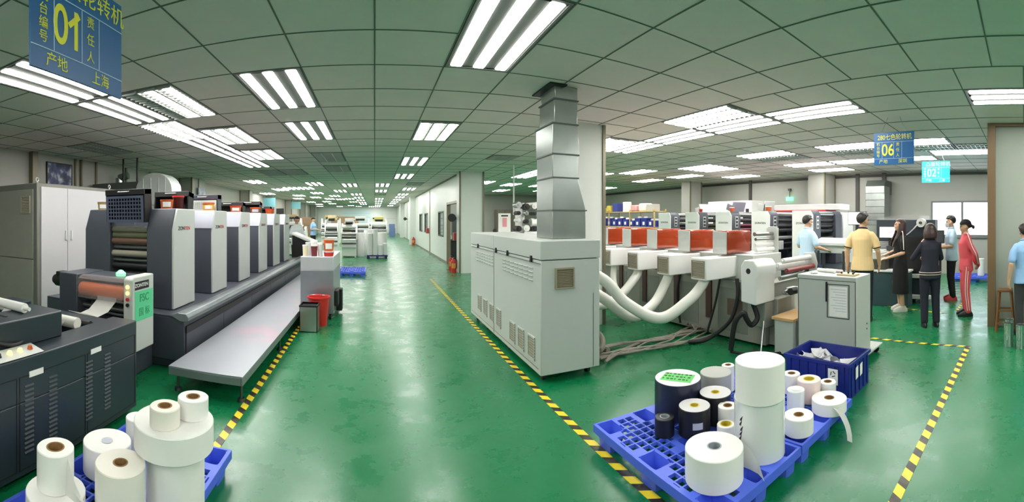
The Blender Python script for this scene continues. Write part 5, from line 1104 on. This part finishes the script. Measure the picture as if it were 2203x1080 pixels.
def person(label, loc, facing, H, top, bottom, shoes, arms, legs=None, female=False, head=0., nod=0., hair='short', hairm=None, sleeve='short', skirt=False, mask=False, cap=False, glasses=False, collar=None, stripe=False, belt=False, slip=False, cuff=None, group=None):
    """local frame: +Y forward, +X right. arms: (elbow, wrist, hand dir, palm normal) for right and left in units of a 1.7 m body; legs: (knee, ankle) right, left"""
    k = H / 1.70; t = thing('person', label, 'person', loc, -facing, group)
    V = lambda p: Vector(p) * k
    fw = .92 if female else 1.
    sh = .18 * fw; hipz = .90; shz = 1.385
    legs = legs or [((.095, .02, .48), (.10, -.02, .085)), ((-.095, .02, .48), (-.10, -.02, .085))]
    hd = Matrix.Translation(V((0, .015, 1.575))) @ Matrix.Rotation(-head, 4, 'Z') @ Matrix.Rotation(nod, 4, 'X')
    def Hh(p): return hd @ (Vector(p) * k)
    b = MB()
    ell(b, [(0, 0, .82 * k, .12 * k, .09 * k), (0, -.005, .90 * k, (.165 if female else .16) * k, .11 * k), (0, 0, 1.02 * k, .138 * fw * k, .098 * k), (0, .005, 1.14 * k, .145 * fw * k, .105 * k), (0, .005, 1.28 * k, .150 * fw * k, .104 * k), (0, 0, 1.35 * k, .138 * fw * k, .080 * k), (0, 0, 1.40 * k, .10 * k, .062 * k), (0, 0, 1.43 * k, .07 * k, .056 * k), (0, .005, 1.47 * k, .055 * k, .055 * k)])
    b.cyl(V((0, 0, 1.42)), Hh((0, -.01, -.07)), .054 * k * fw, .050 * k * fw, n=16)
    for i, (kn, an) in enumerate(legs):
        s = 1 if i == 0 else -1; hip = (s * .085, 0, hipz - .03)
        limb(b, [V(hip), V(kn), V(an)], [.088 * k, .056 * k, .040 * k])
        cal = V(kn) * .68 + V(an) * .32; b.ball(cal + Vector((0, -.012 * k, 0)), .056 * k, n=10, sc=(.95, .95, 1.5))
        a = V(an); b.cyl(a, a + V((s * .005, .10, -.05)), .034 * k, .024 * k, n=10); b.ball(a + V((s * .006, .11, -.058)), .024 * k, n=10, sc=(1.05, 1.4, .8)); b.ball(a + V((0, -.03, -.045)), .036 * k, n=10)
    for i, (el, wr, dr, nr) in enumerate(arms):
        s = 1 if i == 0 else -1
        limb(b, [V((s * (sh - .04), 0, shz - .04)), V(el), V(wr)], [.038 * k * fw, .040 * k * fw, .027 * k * fw])
        m_ = V(el) * .7 + V(wr) * .3; b.ball(m_, .040 * k * fw, n=10)
        hand(b, V(wr), dr, nr, 28, k * fw)
    # head
    def hb(p, r, sc): 
        b.ball((0, 0, 0), r * k, n=16, sc=sc)
        for v in b.last: v.co = hd @ (v.co + Vector(p) * k)
    hb((0, -.012, .03), .088, (.88, 1.05, 1.0)); hb((0, .018, -.02), .075, (.88, 1.0, 1.12)); hb((0, .042, -.075), .04, (1.05, .95, .8)); hb((0, .092, -.010), .012, (.8, 1.0, 1.6)); hb((0, .096, -.026), .0125, (1.1, 1.0, .8)); hb((0, .082, -.058), .018, (1.3, .7, .7)); hb((0, .078, .022), .03, (1.7, .6, .5))
    for s in (-1, 1): hb((s * .078, -.005, -.012), .024, (.45, .8, 1.25)); hb((s * .035, .068, -.03), .024, (1, .8, 1))
    o = b.build('body', M_skin, t, w=False); remesh(o, .0085 * k, 2)
    for s in (-1, 1):
        MB().ball(Hh((s * .031, .083, .003)), .0095 * k, n=10, sc=(1.3, .7, .75)).build('eye', M_eye, t, w=False); MB().bar(Hh((s * .014, .094, .026)), Hh((s * .05, .082, .024)), .006 * k, .006 * k).build('eyebrow', M_eye, t, w=False)
    if mask: 
        m = MB(); rows = []
        for z in (-.012, -.03, -.055, -.08, -.102):
            rows.append([Hh(((.066 if abs(a) > 40 else .0705) * math.sin(R(a)) * 1.12, .035 + .082 * math.cos(R(a)) * (1.0 if z > -.09 else .86) + (.006 if abs(a) < 30 else 0), z)) for a in range(-80, 81, 20)])
        m.sheet(rows, th=.003)
        for s in (-1, 1): m.tube([Hh((s * .072, .05, -.03)), Hh((s * .086, .0, -.01))], .002, n=5, sub=1)
        m.build('face_mask', M_mask, t, w=False)
    else: MB().ball(Hh((0, .098, -.056)), .011 * k, n=10, sc=(1.9, .5, .55)).build('mouth', M_lip, t, w=False)
    if glasses:
        m = MB()
        for s in (-1, 1):
            m.tube([Hh((s * .032 + .022 * math.cos(R(a)), .104, .003 + .016 * math.sin(R(a)))) for a in range(0, 361, 45)], .0025, n=5, sub=1); m.tube([Hh((s * .054, .1, .005)), Hh((s * .082, .0, .0))], .0025, n=5, sub=1)
        m.build('glasses', M_black, t, w=False)
    # hair
    hm = hairm or M_hair; m = MB()
    def hcap(zc, cut, r=.099, sc=(.93, 1.04, 1.02), back=-.06):
        m.ball((0, 0, 0), r * k, n=24, sc=sc)
        for v in m.last:
            p = v.co / k; fr = p.y / (r * 1.05)
            lim = cut + (back - cut) * max(0, min(1, (.35 - fr) / .9)); 
            if p.z < lim: v.co.z = lim * k; v.co.x *= .93; v.co.y *= .93
            v.co = hd @ (v.co + Vector((0, -.014, zc)) * k)
    if hair == 'short':
        hcap(.035, .03, back=-.095); random.seed(len(label))
        for i in range(70):
            a = random.uniform(0, 6.283); e = random.uniform(.1, 1.35); p = Vector((.088 * math.cos(a) * math.cos(e), -.012 + .094 * math.sin(a) * math.cos(e), .035 + .092 * math.sin(e)))
            if p.y > .05 and p.z < .06: continue
            q = p + Vector((p.x * .12, p.y * .1 + .02, .012)) ; m.tube([Hh(p), Hh(q)], [.016 * k, .008 * k], n=6, sub=1)
    elif hair == 'bob':
        hcap(.03, .03, .104, back=-.08)
        for a in range(50, 311, 13):
            x, y = .090 * math.sin(R(a)), .088 * math.cos(R(a)) - .012; m.tube([Hh((x * .95, y, .03)), Hh((x * 1.1, y * 1.1, -.05)), Hh((x * 1.02, y * 1.02, -.125))], .02 * k, n=7, sub=3)
    elif hair == 'long':
        hcap(.03, .035, .102, back=-.08)
        for a in list(range(55, 306, 12)):
            x, y = .088 * math.sin(R(a)), .086 * math.cos(R(a)) - .012; q = 1 if a < 180 else -1
            m.tube([Hh((x * .95, y, .03)), Hh((x * 1.1, y * 1.05, -.06)), Hh((x * 1.12, y * .95 + (.02 if abs(a - 180) > 85 else -.03), -.17)), Hh((x * 1.15, y * .5 + (.085 if abs(a - 180) > 85 else -.06), -.30)), Hh((x * 1.0, y * .4 + (.10 if abs(a - 180) > 85 else -.075), -.40))], [.02 * k] * 9 + [.012 * k] * 5, n=7, sub=3)
    elif hair == 'tail':
        hcap(.03, .03, .097, back=-.06); m.ball(Hh((0, -.115, .01)), .03 * k, n=10); m.ball(Hh((0, -.15, -.015)), .028 * k, n=10, sc=(1, 1, 1.4))
    o = m.build('hair', hm, t, w=False); remesh(o, .009 * k, 2)
    if cap:
        m = MB(); m.ball((0, 0, 0), .106 * k, n=24, sc=(.93, 1.05, .98))
        for v in m.last:
            if v.co.z < .01 * k: v.co.z = .01 * k
            v.co = hd @ (v.co + Vector((0, -.01, .035)) * k)
        rows = [[Hh((x, .085 + y - 3 * x * x, .045 - .25 * y)) for y in (0, .03, .06, .085)] for x in (-.07, -.045, -.02, 0, .02, .045, .07)]
        m.sheet(rows, th=.006 * k); m.build('cap', M_bdress, t, w=False)
    # clothes
    c = MB(); e = 1.09
    z0 = .82 if top is not M_bdress else .82
    lo = .80
    ell(c, [(0, -.003, lo * k, .192 * fw * k * (1.04 if female else 1), .132 * k), (0, 0, .90 * k, .184 * fw * k * (1.08 if female else 1), .122 * k), (0, 0, 1.02 * k, .156 * fw * k, .114 * k), (0, .006, 1.14 * k, .162 * fw * k, .120 * k), (0, .008, 1.28 * k, .180 * fw * k, .126 * k), (0, 0, 1.35 * k, .180 * fw * k, .100 * k), (0, 0, 1.40 * k, .140 * fw * k, .084 * k), (0, 0, 1.43 * k, .095 * k, .072 * k), (0, .004, 1.452 * k, .066 * k, .064 * k)])
    for i, (el, wr, dr, nr) in enumerate(arms):
        s = 1 if i == 0 else -1; S_ = V((s * sh, 0, shz)); E_ = V(el); W_ = V(wr)
        if sleeve == 'long': limb(c, [S_ + V((-s * .035, 0, -.03)), E_, E_ + (W_ - E_) * .95], [.055 * k * fw, .052 * k * fw, .038 * k * fw])
        else: S2 = S_ + V((-s * .035, 0, -.03)); limb(c, [S2, S_ + (E_ - S_) * .4, S_ + (E_ - S_) * .80], [.055 * k * fw, .058 * k * fw, .060 * k * fw])
    o = c.build('dress' if skirt else 'shirt', top, t, w=False); remesh(o, .010 * k, 4)
    if collar:
        MB().tube([V((.068 * math.cos(R(a)), .004 + .064 * math.sin(R(a)) + .006, 1.455 + .012 * math.sin(R(a + 180)))) for a in range(0, 361, 30)], .013 * k, n=7, sub=1).build('collar', collar, t, w=False)
    if cuff:
        for i, (el, *_r) in enumerate(arms):
            m = MB()
            s = 1 if i == 0 else -1; S_ = V((s * sh, 0, shz)); E_ = V(el); d_ = (E_ - S_); p = S_ + d_ * .80
            m.cyl(p - d_ * .015, p + d_ * .04, .0645 * k * fw, n=16); m.build('sleeve_trim', cuff, t, w=False)
    if stripe:
        for i, (el, wr, dr, nr) in enumerate(arms):
            s = 1 if i == 0 else -1; S_ = V((s * sh, 0, shz)); E_ = V(el); W_ = V(wr); x = Vector((s * .062 * k * fw, 0, .03 * k))
            pts = [V((s * .075, 0, 1.455)), S_ + Vector((s * .02 * k, 0, .066 * k)), S_ * .5 + E_ * .5 + Vector((s * .060 * k * fw, 0, .0)), E_ * (.8 if sleeve != 'long' else 1) + S_ * (.2 if sleeve != 'long' else 0) + Vector((s * .058 * k * fw, 0, 0))]
            if sleeve == 'long': pts.append(W_ * .8 + E_ * .2 + Vector((s * .044 * k, 0, 0)))
            MB().tube(pts, .008 * k, n=6, sub=4).build('arm_stripe', M_stripe, t, w=False)
    if belt:
        m = MB()
        for z in (.865, .90): m.tube([V((.185 * fw * 1.06 * math.cos(R(a)), .130 * math.sin(R(a)), z)) for a in range(0, 361, 15)], .008 * k, n=6, sub=1)
        m.build('waist_stripes', mat('pale waist stripe', (190, 172, 158), .7, var=0), t, w=False)
    if skirt:
        o = MB(); ell(o, [(0, .0, .33 * k, .205 * k, .155 * k), (0, 0, .50 * k, .198 * k, .150 * k), (0, 0, .75 * k, .188 * k, .14 * k), (0, 0, .92 * k, .176 * k, .126 * k), (0, 0, 1.0 * k, .150 * k, .110 * k)], 26).build('skirt', bottom, t, w=False)
    else:
        c = MB(); ell(c, [(0, -.004, .78 * k, .165 * k, .112 * k), (0, -.004, .86 * k, .172 * fw * k * (1.06 if female else 1), .118 * k), (0, 0, .96 * k, .160 * fw * k, .112 * k)])
        for i, (kn, an) in enumerate(legs):
            s = 1 if i == 0 else -1; limb(c, [V((s * .085, 0, hipz - .03)), V(kn), V(an) * .97 + V(kn) * .03], [.097 * k, .073 * k, .062 * k])
        o = c.build('trousers', bottom, t, w=False); remesh(o, .010 * k, 4)
        if stripe and bottom is M_pinkc:
            for i, (kn, an) in enumerate(legs):
                s = 1 if i == 0 else -1
                for dy in (-.015, .02): MB().tube([V((s * .175, dy, .88)), V(kn) + V((s * .076, dy, 0)), V(an) + V((s * .064, dy, .03))], .006 * k, n=6, sub=4).build('leg_stripe', M_stripe, t, w=False)
    for i, (kn, an) in enumerate(legs):
        s = 1 if i == 0 else -1; a = V(an); m = MB(); z = a.z - .085 * k
        fl = .04 if slip else 0
        ell(m, [(a.x, a.y + .045 * k, z + .0, .047 * k, .135 * k), (a.x, a.y + .045 * k, z + .022 * k, .049 * k, .138 * k), (a.x, a.y + .042 * k, z + .052 * k, .047 * k, .128 * k), (a.x, a.y + .03 * k, z + .075 * k, .044 * k, .10 * k), (a.x, a.y + (.0 if not slip else .03) * k, z + (.105 if not slip else .08) * k, .043 * k, .055 * k)], 18)
        m.build('shoe', shoes, t, w=False, bevel=0)
        if shoes is not M_wshoe: pass
    return t
# arm presets: (elbow, wrist, hand direction, palm normal), right hand first
def hang(s): return ((s * .245, -.03, 1.10), (s * .262, .03, .86), (0, .15, -1), (-s, 0, 0))
def fwd(s, z=1.06, y=.30, x=.12): return ((s * .24, .02, 1.10), (s * x, y, z), (-s * .25, 1, -.1), (0, 0, -1))
def ang(x, y): return math.atan2(x, y)          # facing angle: clockwise from +Y, so that the body's +Y points along (x, y)
person('man in light blue polo and jeans with mask, leaning at the inspection desk', (6.93, 4.02, 0), ang(.97, -.25), 1.70, M_lblue, M_jean, M_shoe,
       [fwd(1, 1.02, .34, .2), fwd(-1, 1.02, .30, .2)], legs=[((.11, .26, .56), (.12, .16, .20)), ((-.095, .02, .48), (-.10, -.02, .085))], mask=True, head=.15, nod=-.1, collar=M_lblue, glasses=True)
tag(MB().box(7.05, 7.25, 3.75, 4.0, 0, .115).build('foot_step', M_dsteel, bevel=.006), 'low steel foot step under the raised foot of man in jeans', 'step')
person('man in sand yellow polo seen from behind, behind the control cabinet', (6.13, 2.53, 0), ang(.99, .1), 1.73, M_tan, M_nvy, M_shoe,
       [((.25, .0, 1.10), (.245, .12, .88), (-.1, .5, -1), (-1, 0, 0)), ((-.25, -.03, 1.10), (-.26, .02, .86), (0, .15, -1), (1, 0, 0))], head=.5, collar=M_nvy, cuff=M_nvy)
person('woman with long brown hair in black dress and white shoes', (7.05, 2.18, 0), ang(-.50, .87), 1.64, M_bdress, M_bdress, M_wshoe,
       [fwd(1, 1.02, .28, .10), ((-.225, .0, 1.08), (-.16, .27, .99), (.15, 1, -.15), (.4, 0, -1))], female=True, hair='long', hairm=M_hairb, skirt=True, stripe=True, head=-.05, nod=.1)
person('woman with dark bob in navy top with striped hem, seen from behind', (6.12, 1.42, 0), ang(.90, .43), 1.56, M_nvy, M_nvy, M_shoe,
       [((.21, .10, 1.12), (.02, .22, 1.10), (-1, .1, .1), (0, -1, 0)), ((-.28, .07, 1.12), (-.150, .035, 1.33), (.35, .2, 1), (1, .2, 0))], female=True, hair='bob', hairm=M_hairb, sleeve='long', stripe=False, belt=True, slip=True, head=-.1, nod=-.1)
person('masked man in light blue polo facing left below the window', (8.25, 1.47, 0), ang(-.25, .97), 1.70, M_lblue, M_bdress, M_rsh,
       [fwd(1, 1.05, .33, .16), fwd(-1, 1.05, .35, .18)], mask=True, nod=-.15, collar=M_lblue)
person('woman in coral pink tracksuit and black cap, hands behind her back', (6.95, .99, 0), ang(-.30, .95), 1.62, M_pinkc, M_pinkc, M_shoe,
       [((.225, -.13, 1.10), (.05, -.20, .90), (-.9, 0, -.4), (0, 1, 0)), ((-.225, -.13, 1.10), (-.05, -.215, .88), (.9, 0, -.4), (0, 1, 0))], female=True, hair='tail', cap=True, sleeve='long', stripe=True, nod=-.05)
person('man in light blue polo and charcoal trousers cut off by right edge', (5.82, -.01, 0), ang(.9, .45), 1.56, M_bl2, M_dtr, M_shoe,
       [hang(1), hang(-1)], head=.2, collar=M_bl2)
person('worker in white coat with glasses standing at the press console', (-2.52, 13.2, 0), ang(.45, -.89), 1.72, M_coat, M_dtr, M_shoe, [fwd(1, 1.12, .33, .15), fwd(-1, 1.12, .33, .15)], sleeve='long', glasses=True, nod=-.25)
person('distant worker in blue shirt and dark trousers looking down, far left', (-3.15, 21.0, 0), ang(.8, -.3), 1.74, M_bl2, M_bdress, M_shoe, [fwd(1, 1.10, .25, .05), fwd(-1, 1.08, .25, .05)], nod=-.3)
